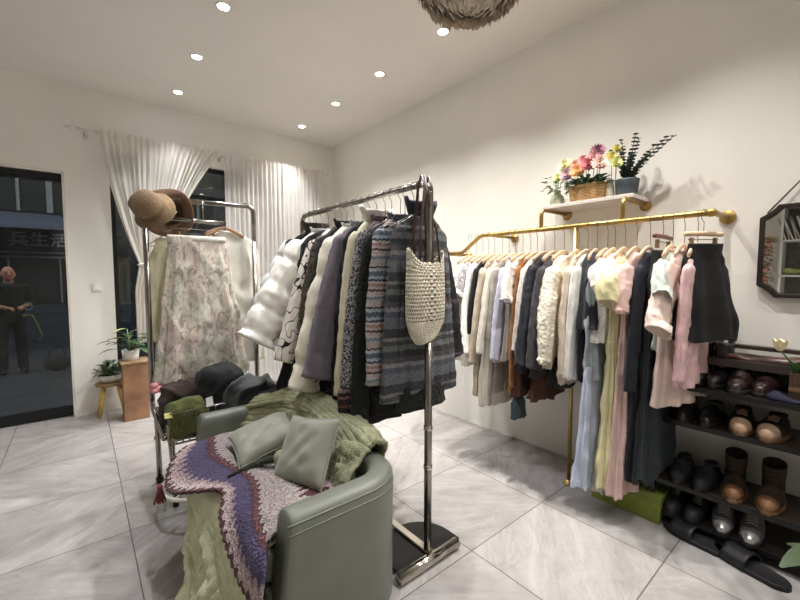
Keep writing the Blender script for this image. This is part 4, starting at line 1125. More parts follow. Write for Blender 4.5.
# wicker basket
WICK = None
def wicker():
    m, nt, b = _new('wicker')
    v = coords(nt)
    br_ = nt.nodes.new('ShaderNodeTexBrick'); tc = nt.nodes.new('ShaderNodeTexCoord')
    sx = nt.nodes.new('ShaderNodeSeparateXYZ'); nt.links.new(tc.outputs['Object'], sx.inputs[0])
    at = mth(nt, 'ARCTAN2', sx.outputs[1], sx.outputs[0])
    cb = nt.nodes.new('ShaderNodeCombineXYZ'); nt.links.new(mth(nt, 'MULTIPLY', at, .12), cb.inputs[0]); nt.links.new(sx.outputs[2], cb.inputs[1])
    nt.links.new(cb.outputs[0], br_.inputs['Vector'])
    br_.inputs['Scale'].default_value = 1; br_.inputs['Brick Width'].default_value = .022; br_.inputs['Row Height'].default_value = .009; br_.inputs['Mortar Size'].default_value = .0016
    br_.inputs['Color1'].default_value = rgba((224, 188, 134)); br_.inputs['Color2'].default_value = rgba((200, 158, 106)); br_.inputs['Mortar'].default_value = rgba((140, 100, 64))
    nt.links.new(br_.outputs['Color'], b.inputs['Base Color']); b.inputs['Roughness'].default_value = .7
    bump(nt, b, mth(nt, 'SUBTRACT', 1.0, br_.outputs['Fac']), .8, .004)
    return m
wb = thing('wicker_basket', 'oval woven wicker basket of mixed flowers in the middle of the shelf', 'basket', (2.61, 1.205, SZ))
def oval(rx, ry, z, n=36): return [(rx * cos(a), ry * sin(a), z) for a in [2 * pi * k / n for k in range(n)]]
MB().loft([oval(.07, .105, 0), oval(.078, .117, .03), oval(.084, .125, .085), oval(.088, .13, .1), oval(.08, .12, .1), oval(.074, .11, .04)]).build('basket_body', wicker(), wb)
mb = MB()
for rw in range(3):
    mb.tube([((.086 + .002 * sin(k * pi / 1 + rw)) * cos(2 * pi * k / 48), (.128) * sin(2 * pi * k / 48), .098 + rw * .005 + .003 * sin(k * 2.1 + rw * 2)) for k in range(49)], .004, 6)
mb.build('braided_rim', plain('wicker_rim', (190, 148, 92), .7), wb)
mb = MB(); q = random.Random(11)
for k in range(170):
    a = q.uniform(0, 2 * pi); r = q.uniform(.2, 1)
    leaf(mb, (.07 * r * cos(a), .1 * r * sin(a), .09 + q.uniform(0, .06)), (cos(a), sin(a) * 1.4, q.uniform(-.1, 1.2)), q.uniform(.05, .09), .014, .4)
mb.build('green_filler', plain('filler_green', (84, 112, 84), .5, var=.35, vs=40), wb)
FLC = {'cream_yellow': (240, 236, 190), 'peach': (226, 168, 148), 'orange': (236, 180, 126), 'rose': (206, 122, 132), 'mauve': (160, 104, 128), 'pink': (228, 178, 184), 'pale_pink': (238, 204, 196), 'lilac': (190, 160, 176), 'yellow': (224, 214, 130), 'lime_white': (214, 222, 150)}
def flower(col, r, loc, d, layers, label, pw=.35, ball=False):
    t = thing('flower', label, 'flower', loc, group='flowers in the wicker basket')
    d = Vector(d).normalized(); r *= 1.35; t.rotation_euler = Vector((0, 0, 1)).rotation_difference(d).to_euler()
    mb = MB(); s = q.uniform(0, 6)
    for l in range(layers):
        n = 14 - l * 2; rr = r * (1 - .2 * l); el = .12 + .33 * l
        for k in range(max(5, n)):
            a = 2 * pi * k / max(5, n) + l * .4 + s
            leaf(mb, (.004 * cos(a), .004 * sin(a), .004 * l), (cos(a) * cos(el), sin(a) * cos(el), sin(el)), rr, rr * pw * .62, -.1)
    mb.build('petals', plain('petal_' + col, FLC[col], .6, var=.18, vs=60), t)
    MB().ball((0, 0, .006), r * .2, 10, 6).build('centre', plain('flower_centre', (186, 140, 60), .8), t)
    L = min(.16, loc[2] - SZ - .05)
    MB().tube([(0, 0, 0), tuple(t.rotation_euler.to_matrix().inverted() @ Vector((0, 0, -L)))], .0022, 5).build('stem', GREEN2, t)
FL = [('cream_yellow', .042, (-.02, .125, .225), 'large cream-yellow bloom at the upper left of the bouquet'),
      ('peach', .03, (-.02, .065, .215), 'peach bloom beside the large cream-yellow one'),
      ('orange', .036, (-.06, .03, .165), 'orange star-petalled bloom low in the front of the bouquet'),
      ('lilac', .036, (-.06, .09, .155), 'lilac-brown daisy at the lower left of the bouquet'),
      ('rose', .038, (-.05, -.025, .195), 'deep rose dahlia in the middle of the bouquet'),
      ('mauve', .034, (-.01, -.055, .275), 'dark mauve ball bloom at the top of the bouquet'),
      ('pink', .036, (-.03, -.045, .235), 'pink dahlia just under the mauve ball bloom'),
      ('pale_pink', .038, (-.06, -.09, .185), 'pale pink many-petalled daisy at the right of the bouquet'),
      ('yellow', .03, (-.02, -.135, .215), 'yellow bloom at the upper right of the bouquet'),
      ('yellow', .02, (-.0, -.15, .265), 'small yellow-green bud at the right top of the bouquet'),
      ('lime_white', .028, (-.04, -.165, .175), 'lime-white cluster at the far right of the bouquet'),
      ('lime_white', .026, (-.05, .15, .15), 'lime-white cluster low at the far left of the bouquet'),
      ('orange', .024, (.0, .01, .225), 'small orange bloom behind the deep rose dahlia'),
      ('rose', .022, (.01, .035, .25), 'small dark rose bud between peach and mauve blooms')]
for c, r, p, lb in FL:
    flower(c, r, (2.60 + p[0] * 1.2, 1.205 + p[1] * 1.15, SZ + .02 + p[2] * 1.08), (p[0] * 4 - 1.0, p[1] * 3 - .45, .5), 4 if c in ('mauve', 'pink', 'rose', 'cream_yellow') else 3, lb)
# eucalyptus in dark pot
dp = thing('dark_pot', 'dark slate pot standing at the right end of the shelf', 'pot', (2.62, .975, SZ))
MB().lathe([(.05, 0), (.058, .004), (.068, .1), (.069, .108), (.062, .108), (.055, .06)], 28).build('pot_body', plain('slate_pot', (66, 76, 84), .6, var=.2, vs=30, bs=.3), dp)
eu = thing('eucalyptus', 'dark green eucalyptus stems rising from the dark slate pot', 'plant', (2.62, .975, SZ + .06))
mb, ms = MB(), MB(); q = random.Random(8)
for k, (ty, tx, tz) in enumerate([(.09, -.02, .24), (.05, 0, .26), (.02, -.05, .28), (-.04, 0, .31), (-.07, -.03, .27), (-.15, -.03, .21), (-.2, .0, .25), (-.24, -.02, .24), (0, .04, .22), (-.1, .03, .18), (.04, -.06, .18), (-.05, -.06, .17)]):
    P = [Vector((tx * t, ty * t ** 1.4, tz * t)) for t in [i / 14 for i in range(15)]]
    ms.tube(P, .0018, 5)
    for i, p in enumerate(P[2:]):
        for s in (-1, 1, .3):
            a = q.uniform(0, 2 * pi); leaf(mb, p, (cos(a), s * abs(sin(a)) , .5), .034 * (1 - i * .045), .014, .1, n=4)
mb.build('leaves', plain('eucalyptus_green', (58, 76, 66), .55, var=.3, vs=50), eu); ms.build('stems', plain('eu_stem', (90, 80, 60), .6), eu)
# small white vase between
wv = thing('white_vase', 'narrow pale vase between the wicker basket and the dark pot', 'vase', (2.60, 1.065, SZ))
MB().lathe([(.02, 0), (.026, .01), (.024, .07), (.018, .1), (.022, .12), (.017, .12), (.014, .09)], 20).build('vase_body', plain('pale_vase', (206, 204, 190), .3), wv)

# ================================================================== MIRROR
mr = thing('wall_mirror', 'dark framed mirror with scooped corners hanging from a cord on the right wall', 'mirror', (RX - .004, .075, 1.475))
def mirror_outline(hy, hz, c, n=8):
    pts = []
    for sy, sz in ((1, 1), (1, -1), (-1, -1), (-1, 1)):
        # concave corner
        arcp = []
        for k in range(n + 1):
            t = k / n
            a0 = Vector((hy, hz - c)); a1 = Vector((hy - c * 1.15, hz)); b_ = a0.lerp(a1, t); cc = Vector((hy - c * .72, hz - c * .62))
            b_ = b_ + (cc - a0.lerp(a1, .5)) * (4 * t * (1 - t)) * .55
            arcp.append((sy * b_[0], sz * b_[1]))
        if sy * sz > 0: arcp = arcp[::-1]
        pts += arcp
    return pts
o1 = mirror_outline(.297, .235, .06); o2 = mirror_outline(.279, .217, .057)
n = len(o1); mb = MB()
vs = [(-.0, y, z) for y, z in o1] + [(-.024, y, z) for y, z in o1] + [(-.024, y, z) for y, z in o2] + [(-.0, y, z) for y, z in o2]
fs = []
for k in range(4):
    for i in range(n): fs.append((k * n + i, k * n + (i + 1) % n, ((k + 1) % 4) * n + (i + 1) % n, ((k + 1) % 4) * n + i))
mb.add(vs, fs); mb.build('frame', plain('mirror_frame_dark', (38, 30, 26), .4), mr, smooth=False, bevel=.003)
mm_, nt_, b_ = _new('mirror_silver'); b_.inputs['Metallic'].default_value = 1; b_.inputs['Roughness'].default_value = .015; b_.inputs['Base Color'].default_value = (.86, .87, .86, 1)
mb = MB(); mb.prism(mirror_outline(.275, .211, .055), 0, -.012, -.004); mb.build('mirror_glass', mm_, mr, smooth=False)
mb = MB(); mb.tube([(-.018, .27, .195), (-.008, 0, .55), (-.018, -.27, .195)], .0042, 8); mb.build('hanging_cord', plain('cord_taupe', (110, 100, 92), .6), mr)
mb = MB(); mb.tube([(.003, 0, .55), (-.02, 0, .552)], .004, 8); mb.build('nail', STEEL, mr)

# ================================================================== CUBE SHELF opposite (seen in the mirror)
cs = thing('cube_shelf', 'white open cube shelving on the opposite wall, seen in the mirror', 'shelf', (-1.22, .22, 0))
SW = plain('shelf_board_white', (226, 224, 218), .5, var=.02); SB = plain('shelf_back_grey', (116, 116, 110), .8)
mb = MB(); mb.box(-.2, -.17, -.95, .48, 0, 2.2); mb.build('back_panel', SB, cs, smooth=False)
for k in range(4): bx('upright', -.17, .2, -.95 + k * .4667, -.925 + k * .4667, 0, 2.2, SW, cs, .002)
for k in range(7): bx('shelf_board', -.17, .2, -.925, .475, (.0 if k == 0 else .08 + (k - 0) * .42 - .42 + .0), (.02 if k == 0 else .1 + (k - 0) * .42 - .42), SW, cs, .002)
q = random.Random(2)
for k in range(6):
    t = thing('magazine', 'pale magazine leaning in the white cube shelving seen in the mirror', 'magazine', (-1.13, .645 - k * .03, 1.78), 0, 'leaning magazines in the cube shelving', rot=(radians(-14 if k % 2 else -20), 0, 0))
    bx('cover', -.1, .1, -.006, .006, 0, .28, plain('mag_%d' % (k % 3), ((214, 210, 204), (180, 176, 172), (232, 230, 226))[k % 3], .5), t, 0)
for k in range(2):
    t = thing('garlic_gourd', 'pale green bottle-shaped gourd lying in the white cube shelving', 'gourd', (-1.1, .56 - k * .27, 1.36 + .045), 0, 'green gourds in the cube shelving')
    MB().lathe([(.002, -.13), (.03, -.12), (.045, -.07), (.035, -.01), (.02, .04), (.024, .09), (.01, .13), (.002, .135)], 18).build('gourd_body', plain('gourd_green', (150, 166, 96), .4, var=.25, vs=20), t, rot=(pi / 2, 0, 0))
dfp = thing('dried_flower_garland', 'hanging garland of dried pink flowers beside the cube shelving', 'garland', (-1.06, .835, 1.8))
mb = MB(); mb2 = MB(); mb3 = MB()
for k in range(240):
    z = -q.uniform(.02, .75); a = q.uniform(0, 2 * pi); r = q.uniform(.02, .085)
    if k % 3: leaf(mb, (r * cos(a), r * sin(a), z), (cos(a), sin(a), -.3), .05, .014)
    else: mb2.ball((r * cos(a), r * sin(a), z), q.uniform(.014, .03), 8, 6)
for k in range(60): a = q.uniform(0, 6.3); mb3.tube([(0, 0, .02), (.12 * cos(a), .12 * sin(a), -.02 + q.uniform(-.03, .05))], .003, 4)
mb.build('dried_leaves', plain('dried_green', (150, 140, 96), .8), dfp); mb2.build('dried_blossoms', plain('dried_pink', (214, 158, 150), .8, var=.25), dfp); mb3.build('straw_top', plain('straw', (170, 144, 92), .8), dfp)
mb = MB(); mb.tube([(0, 0, .02), (0, 0, 1.32)], .002, 5); mb.build('string', plain('straw', (170, 144, 92), .8), dfp)

# ================================================================== SHOE RACK
sr = thing('shoe_rack', 'black metal shoe rack with dark wooden shelves against the right wall', 'shoe rack', (2.57, .03, 0))
SHW = plain('shelf_dark_wood', (52, 42, 34), .35, var=.25, vs=8)
SZs = (.075, .245, .585, .78)
ya, yb = -.60, .675
for zz in SZs:
    b0 = bx('shelf_board', -.16, .165, ya, yb, zz - .018, zz, SHW, sr, .002)
    mb = MB(); mb.box(-.172, -.16, ya, yb, zz - .022, zz + .004); mb.build('edge_rail', BLACKM, sr, smooth=False, bevel=.002)
for y in (ya, yb):
    for x in (-.166, .155):
        bx('upright', x - .009, x + .009, y - .009, y + .009, 0, .80 if x < 0 else 1.0, BLACKM, sr, .002)
bx('back_rail', .12, .165, ya, yb, .965, .985, SHW, sr, .002)
bx('top_tray', -.02, .165, -.08, .55, .885, .905, plain('tray_wood', (118, 98, 86), .5, var=.2, vs=10), sr, .002)
bx('tray_lip', -.03, -.018, -.08, .55, .885, .925, plain('tray_lip', (60, 50, 46), .4), sr, .002)
for y in (-.07, .54): bx('tray_support', .0, .16, y - .006, y + .006, .78, .886, BLACKM, sr, .001)

def shoe(name, label, loc, rz, up, sole, L=.265, W=.048, toe=.045, ank=.07, shaft=0, lace=None, cap=None, group=None, trim=None, soleh=.022, rx=0):
    """toe towards local -Y"""
    t = thing(name, label, 'shoe' if not shaft else 'boot', loc, rz, group, rot=(rx, 0, rz))
    def w(u): return W * (.74 + .26 * sin(pi * min(1, max(0, (u - .05) * 1.25)))) * (min(1, (u + .02) / .09) ** .5) * (min(1, (1.03 - u) / .2) ** .55)
    def outline(k, z, n=22):
        a = [(w(i / n) * k, .5 * L - L * (i / n), z) for i in range(n + 1)]
        b = [(-w(i / n) * k, .5 * L - L * (i / n), z) for i in range(n, -1, -1)]
        return a + b
    MB().loft([outline(1.02, 0), outline(1.08, .004), outline(1.07, soleh - .003), outline(.98, soleh)]).build('sole', sole, t, smooth=True)
    rings = []
    m = 26
    for i in range(m + 1):
        u = .01 + .98 * i / m
        if u < .42: h = ank * (1 if u > .1 else .86 + 1.4 * u)
        elif u < .7: k = (u - .42) / .28; h = ank + (toe - ank) * (k * k * (3 - 2 * k))
        else: h = toe * (1 - .55 * ((u - .7) / .3) ** 2.2)
        ww = w(u) * .98
        y = .5 * L - L * u
        rg = [(ww, y, soleh * .6)]
        for j in range(13):
            a = pi * j / 12
            nar = 1 - .32 * sin(a) ** 2 * (h / ank) * (u < .6)
            rg.append((ww * math.copysign(abs(cos(a)) ** .75, cos(a)) * nar, y, soleh * .9 + h * sin(a) ** .7))
        rg.append((-ww, y, soleh * .6))
        rings.append(rg)
    MB().loft(rings).build('upper', up, t)
    if shaft:
        rg = []
        for k in range(12):
            v = k / 11; z = soleh + ank * .45 + (shaft) * v
            rxx = W * (.82 + .1 * v + .02 * sin(v * 11)); ryy = L * (.205 + .015 * v)
            cy = .5 * L - L * .235 + .012 * v
            rg.append([(rxx * cos(a), cy + ryy * sin(a) * (1 + .03 * sin(v * 14)), z + .008 * sin(a) * v) for a in [2 * pi * j / 26 for j in range(26)]])
        rg.append([(p[0] * .85, (p[1] - cy) * .85 + cy, p[2] - .003) for p in rg[-1]])
        rg.append([(p[0] * .95, (p[1] - cy) * .95 + cy, p[2] - .06) for p in rg[-1]])
        MB().loft(rg).build('shaft', up, t)
    else:
        rg = [[(W * .62 * k * cos(a), .5 * L - L * .22 + L * .19 * k * sin(a), soleh + ank + z - .004 * sin(a)) for a in [2 * pi * j / 26 for j in range(26)]] for k, z in ((1.06, -.012), (1.04, .003), (.9, .004), (.84, -.01))]
        MB().loft(rg).build('collar', trim or up, t)
        MB().loft([[(W * .5 * cos(a), .5 * L - L * .22 + L * .165 * sin(a), soleh + ank + z) for a in [2 * pi * j / 20 for j in range(20)]] for z in (-.01, .001)]).build('opening', plain('shoe_inside', (14, 13, 12), .9), t)
    if lace:
        n = 4 if not shaft else 6
        for k in range(n):
            u = .44 + .055 * k
            if shaft and k > 2:
                z = soleh + ank * .6 + shaft * (.25 + .2 * (k - 3)); y = .5 * L - L * .235 - L * .215; ww = .022
            else:
                kk = max(0, (u - .42) / .28); z = soleh + ank + (toe - ank) * (kk * kk * (3 - 2 * kk)) + .002; y = .5 * L - L * u; ww = .02
            MB().tube([(-ww, y, z - .007), (0, y - .003, z + .003), (ww, y, z - .007)], .0028, 6).build('lace', lace, t)
    if cap:
        rings = []
        for i in range(12):
            u = .77 + .226 * i / 11; ww = w(u) * 1.03; h = toe * 1.04 * (1 - .55 * ((max(.7, u) - .7) / .3) ** 2.2); y = .5 * L - L * u - .001
            rings.append([(ww * cos(pi * j / 12), y, soleh * .9 + (h + .002) * sin(pi * j / 12) ** .7) for j in range(13)])
        MB().loft(rings).build('toe_cap', cap, t)
    return t
LB = plain('black_leather', (26, 24, 24), .3, var=.2, coat=.3); LBR = plain('oxblood_leather', (40, 25, 24), .25, var=.2, coat=.5)
TAN = plain('tan_leather', (122, 84, 54), .6, var=.1); DBR = plain('dark_brown_suede', (58, 40, 30), .7, var=.2)
BEIS = plain('beige_canvas', (176, 146, 120), .85, var=.06); SIL = plain('silver_leather', (176, 174, 170), .25, .7, var=.15)
RUB = plain('sole_black', (20, 20, 20), .6); RUBT = plain('sole_tan', (110, 82, 56), .6); WHL = plain('lace_white', (200, 198, 190), .7); SLT = plain('slate_fabric', (62, 66, 68), .7, var=.2)
rz = radians(-90)   # toes towards -X (the room)
X = 2.53
# top board
shoe('ankle_boot', 'tall black boot, left one of the pair on the top board of the rack', (X + .03, .55, SZs[3]), rz + .1, LB, RUB, shaft=.17, W=.046, group='black boots on the top board')
shoe('ankle_boot', 'tall black boot, right one of the pair on the top board of the rack', (X + .035, .475, SZs[3]), rz - .05, LB, RUB, shaft=.17, W=.046, group='black boots on the top board')
shoe('leather_shoe', 'glossy oxblood leather shoe with round toe, front one on the top board', (X, .385, SZs[3]), rz, LBR, RUB, W=.052, toe=.052, ank=.08, group='oxblood shoes')
shoe('leather_shoe', 'glossy oxblood leather shoe partly behind its mate on the top board', (X + .03, .29, SZs[3]), rz - .12, LBR, RUB, W=.05, toe=.05, ank=.08, group='oxblood shoes')
heap('dark_scarf', 'dark reddish-brown folded leather piece lying on the narrow top tray', 'bag', (2.63, .30, .906), (.06, .16, .022), plain('redbrown_leather', (74, 46, 42), .35, var=.3), 4, ridge=.01)
heap('clutch_bag', 'flat dark blue pouch lying on the top board in front of the tulip planter', 'bag', (2.47, .17, SZs[3]), (.05, .10, .012), C_('dark_blue_pouch', (34, 34, 58)), 14, ridge=.004)
# tulip planter
tp = thing('planter_box', 'brown wooden planter box with tulips on the right end of the top board', 'planter', (2.53, .075, SZs[3]))
PLW = plain('planter_wood', (70, 46, 34), .6, var=.2, vs=10)
for a, b, c, d in ((-.09, .09, -.13, -.12), (-.09, .09, .12, .13), (-.09, -.08, -.12, .12), (.08, .09, -.12, .12)): bx('side_board', a, b, c, d, 0, .135, PLW, tp, .002)
bx('bottom', -.08, .08, -.12, .12, 0, .01, PLW, tp, 0)
mb = MB(); mb.box(-.094, -.088, -.13, .13, .055, .072); mb.build('band', plain('planter_band', (110, 80, 58), .6), tp, smooth=False)
bx('soil', -.08, .08, -.12, .12, .01, .11, SOIL, tp, 0)
q = random.Random(21)
TUL = plain('tulip_cream', (240, 226, 190), .5, var=.08); TGR = plain('tulip_leaf', (74, 110, 52), .45, var=.2, vs=30)
for k in range(9):
    y = .105 - .026 * k; x = q.uniform(-.06, .0); h = q.uniform(.12, .16) if k else .13
    t = thing('tulip', ['cream tulip leaning outward at the left end of the planter', 'cream tulip standing in the wooden planter box'][k > 0], 'tulip', (2.53 + x, .075 + y, SZs[3] + .105), 0, None if k == 0 else 'tulips in the planter box')
    tipx, tipy = (-.04, .06 if k == 0 else q.uniform(-.03, .03))
    MB().tube([(0, 0, 0), (tipx * .3, tipy * .3, h * .5), (tipx, tipy, h)], .0035, 6).build('stem', TGR, t)
    mb = MB()
    for a in range(6):
        a_ = a * pi / 3; leaf(mb, (tipx + .008 * cos(a_), tipy + .008 * sin(a_), h - .004), (cos(a_) * .35, sin(a_) * .35, 1), .056, .018, .0, up=Vector((cos(a_), sin(a_), .1)), n=6)
    mb.ball((tipx, tipy, h + .022), (.016, .016, .024), 10, 8)
    mb.build('bloom', TUL, t)
    mb = MB()
    for a in range(6):
        a_ = q.uniform(0, 6.3); leaf(mb, (0, 0, 0), (cos(a_) * .35, sin(a_) * .35, 1), q.uniform(.10, .15), .018, .25, up=Vector((cos(a_), sin(a_), .1)), n=6)
    mb.build('leaves', TGR, t)
# second board
def pair(nm, l1, l2, y1, y2, z, up, sole, grp, r1=.05, r2=-.05, x=X, **k):
    shoe(nm, l1, (x, y1, z), rz + r1, up, sole, group=grp, **k); shoe(nm, l2, (x, y2, z), rz + r2, up, sole, group=grp, **k)
pair('loafer', 'black loafer, left of the pair at the shadowed left end of the second board', 'black loafer, right of the pair at the shadowed left end of the second board', .60, .49, SZs[2], LB, RUB, 'black loafers', trim=SLT)
pair('espadrille', 'black and beige canvas espadrille, left one of the pair on the second board', 'black and beige canvas espadrille, right one of the pair on the second board', .37, .255, SZs[2], plain('espadrille_black', (34, 32, 30), .7), RUBT, 'black and beige espadrilles', cap=BEIS, lace=BEIS, W=.052, toe=.055, r1=.1, r2=-.1)
# third board
pair('flat_shoe', 'black flat shoe, left of the dark pair on the third board', 'black flat shoe with grey-blue trim, right of the dark pair on the third board', .61, .50, SZs[1], plain('black_suede', (30, 30, 32), .8), RUB, 'dark flat shoes', trim=SLT, lace=SLT)
pair('brown_boot', 'dark brown boot with tan toe, left one with untied lace on the third board', 'dark brown boot with tan toe, right one of the pair on the third board', .385, .25, SZs[1], DBR, RUBT, 'brown tan-toed boots', shaft=.13, cap=TAN, W=.05, toe=.05, lace=plain('lace_brown', (80, 60, 44), .7), r1=.12, r2=.0)
# bottom board
pair('sneaker', 'black sneaker with grey stripes, left of the pair on the bottom board', 'black sneaker with grey stripes, right of the pair on the bottom board', .625, .525, SZs[0], plain('sneaker_black', (36, 36, 38), .6), RUB, 'black striped sneakers', lace=SIL, trim=SIL, x=X - .02)
pair('silver_shoe', 'silver metallic shoe, left one of the pair on the bottom board', 'silver metallic shoe, right one of the pair on the bottom board', .415, .305, SZs[0], plain('silver_upper', (150, 148, 146), .35, .5, var=.2), RUB, 'silver shoes', cap=SIL, lace=WHL, x=X - .03, r1=.12, r2=.05)
# slides on the floor
def slide(label, loc, rz_):
    t = thing('slide_sandal', label, 'sandal', loc, rz_, 'black slides on the floor')
    L, W = .29, .058
    n = 24
    def w(u): return W * (.8 + .2 * sin(pi * max(0, min(1, (u - .2) * 1.3)))) * (min(1, (u + .01) / .14) ** .5) * (min(1, (1.01 - u) / .2) ** .5)
    def out(k, z): return [(w(i / n) * k, .5 * L - L * i / n, z) for i in range(n + 1)] + [(-w(i / n) * k, .5 * L - L * i / n, z) for i in range(n, -1, -1)]
    MB().loft([out(.97, 0), out(1.04, .005), out(1.04, .02), out(.96, .025), out(.9, .022)]).build('footbed', plain('slide_black', (28, 28, 29), .7), t)
    P = []
    for i in range(9):
        y = .01 - .10 * i / 8
        P.append([(W * 1.08 * cos(a), y, .012 + .058 * sin(a) ** .8) for a in [pi * j / 16 for j in range(17)]])
    MB().grid(P).build('strap', plain('slide_strap', (24, 24, 25), .5), t, solid=.006)
slide('black slide sandal on the floor, left one below the shoe rack', (2.375, .505, 0), radians(167))
slide('black slide sandal on the floor, right one nearest the camera below the shoe rack', (2.335, .285, 0), radians(160))

# big leaf, bottom right
fp = thing('floor_plant', 'large-leaved green plant poking in at the bottom right corner', 'plant', (1.95, -.06, 0))
MB().lathe([(.08, 0), (.1, .01), (.12, .2), (.125, .22), (.112, .22), (.1, .12)], 28).build('pot', plain('terracotta', (150, 96, 70), .7), fp)
MB().lathe([(.002, .18), (.11, .185), (.002, .19)], 20).build('soil', SOIL, fp)
mb = MB(); ms = MB()
for (dx, dy, h, L, w_) in ((-.14, .075, .47, .34, .04), (.0, .12, .36, .16, .04), (.1, .05, .4, .3, .05), (.02, -.12, .42, .3, .05), (-.1, -.1, .36, .3, .05)):
    ms.tube([(0, 0, .18), (dx * .3, dy * .3, h * .9), (dx * .5, dy * .5, h)], .005, 6)
    leaf(mb, (dx * .5, dy * .5, h), (dx, dy, .06), L, w_, .35, n=9)
mb.build('leaves', plain('big_leaf', (52, 68, 40), .5, var=.15), fp); ms.build('stems', TGR, fp)

# ================================================================== ARMCHAIR
LEATH = plain('grey_leather', (114, 118, 108), .42, var=.06, vs=5, bs=.12, bscale=300)
so = thing('armchair', 'grey leather tub loveseat covered with knitted throws and cushions', 'sofa', (.70, 1.75, 0))
so_x, so_y = .70, 1.75
def shell():
    # outer path in plan: near arm front -> back -> far arm front
    xf, xb, yn, yf, R = .475, 1.0, 1.13, 2.38, .20
    path = []
    for i in range(13): path.append((xf + (xb - R - xf) * i / 12, yn, 0))
    for i in range(1, 12): a = pi / 2 * i / 12; path.append((xb - R + R * sin(a), yn + R - R * cos(a), a))
    for i in range(13): path.append((xb, yn + R + (yf - yn - 2 * R) * i / 12, pi / 2))
    for i in range(1, 12): a = pi / 2 * i / 12; path.append((xb - R + R * cos(a), yf - R + R * sin(a), pi / 2 + a))
    for i in range(13): path.append((xb - R - (xb - R - xf) * i / 12, yf, pi))
    th, H = .105, .575
    rings = []; N_ = len(path)
    for i, (x, y, a) in enumerate(path):
        nx, ny = -sin(a), cos(a)     # inward normal (near arm: +Y)
        prof = [(0.012, .03), (0, .06), (0, .3), (-.004, H - .05), (.004, H - .015), (.02, H), (th * .5, H + .006), (th - .02, H), (th - .003, H - .018), (th, H - .05), (th + .005, .3), (th, .06), (th - .01, .03)]
        rg = []
        for o, z in prof:
            e = 0
            endd = min(i, N_ - 1 - i)
            if endd < 6:
                e = (z / H) ** 2 * .02 * (1 - endd / 6) - .015 * (1 - (2 * abs(z / H - .5)) ** 2) * (1 - endd / 6)
            rg.append((x + nx * o + e - so_x, y + ny * o - so_y, z))
        rings.append(rg)
    # rounded ends
    def endcap(r, k, d):
        cx = sum(p[0] for p in r) / len(r); cy = sum(p[1] for p in r) / len(r); cz = sum(p[2] for p in r) / len(r)
        return [(p[0] + d, (p[1] - cy) * k + cy, (p[2] - cz) * (1 - (1 - k) * .25) + cz) for p in r]
    rings = [endcap(rings[0], .6, -.012), endcap(rings[0], .9, -.007)] + rings + [endcap(rings[-1], .9, -.007), endcap(rings[-1], .6, -.012)]
    MB().loft(rings).build('tub_shell', LEATH, so)
    pip = [(x - sin(a) * .004 - so_x, y + cos(a) * .004 - so_y, H - .022) for x, y, a in path]
    MB().tube(pip, .0045, 6).build('piping', LEATH, so)
    pip = [(x - sin(a) * (-.003) - so_x, y + cos(a) * (-.003) - so_y, H - .05) for x, y, a in path]
    MB().tube(pip, .003, 6).build('piping', LEATH, so)
shell()
bx('seat_base', .44 - so_x, .92 - so_x, 1.23 - so_y, 2.28 - so_y, .05, .30, LEATH, so, .02, seg=4)
bx('seat_cushion', .43 - so_x, .90 - so_x, 1.237 - so_y, 2.273 - so_y, .30, .425, LEATH, so, .035, seg=5)
for x, y in ((.44, 1.24), (.44, 2.27), (.9, 1.36), (.9, 2.15)): MB().lathe([(.02, 0), (.026, .05)], 14).build('foot', BLACKM, so, loc=(x - so_x, y - so_y, 0))

# throws
def knitmat(name, c, sc=60, var=.25):
    m, nt, b = _new(name); v = coords(nt)
    w = nt.nodes.new('ShaderNodeTexVoronoi'); w.inputs['Scale'].default_value = sc; nt.links.new(v, w.inputs['Vector'])
    f = noise_tex(nt, v, 8, 3)
    d = tuple(x * (1 - var) for x in c)
    nt.links.new(ramp(nt, f, [(.3, d), (.7, c)]), b.inputs['Base Color']); b.inputs['Roughness'].default_value = .95
    bump(nt, b, w.outputs['Distance'], .6, .005)
    return m
SAGE = knitmat('sage_knit', (172, 174, 140), 120); SAGE2 = knitmat('sage_chenille', (214, 216, 182), 110, .1)
def sheet(P, name, label, cat, mat, thick=.014, parent=None, sub=0):
    cx = sum(p[0] for r in P for p in r) / (len(P) * len(P[0])); cy = sum(p[1] for r in P for p in r) / (len(P) * len(P[0])); cz = min(p[2] for r in P for p in r)
    Q = [[(p[0] - cx, p[1] - cy, p[2] - cz) for p in r] for r in P]
    o = MB().grid(Q).build(name, mat, None, loc=(cx, cy, cz), solid=thick)
    return tag(o, label, cat)
def catmull(pts, t):
    n = len(pts) - 1; f = min(n - 1e-6, max(0, t * n)); i = int(f); u = f - i
    p0, p1, p2, p3 = [Vector(pts[max(0, min(n, i + k))]) for k in (-1, 0, 1, 2)]
    return .5 * ((2 * p1) + (p2 - p0) * u + (2 * p0 - 5 * p1 + 4 * p2 - p3) * u * u + (3 * p1 - p0 - 3 * p2 + p3) * u ** 3)
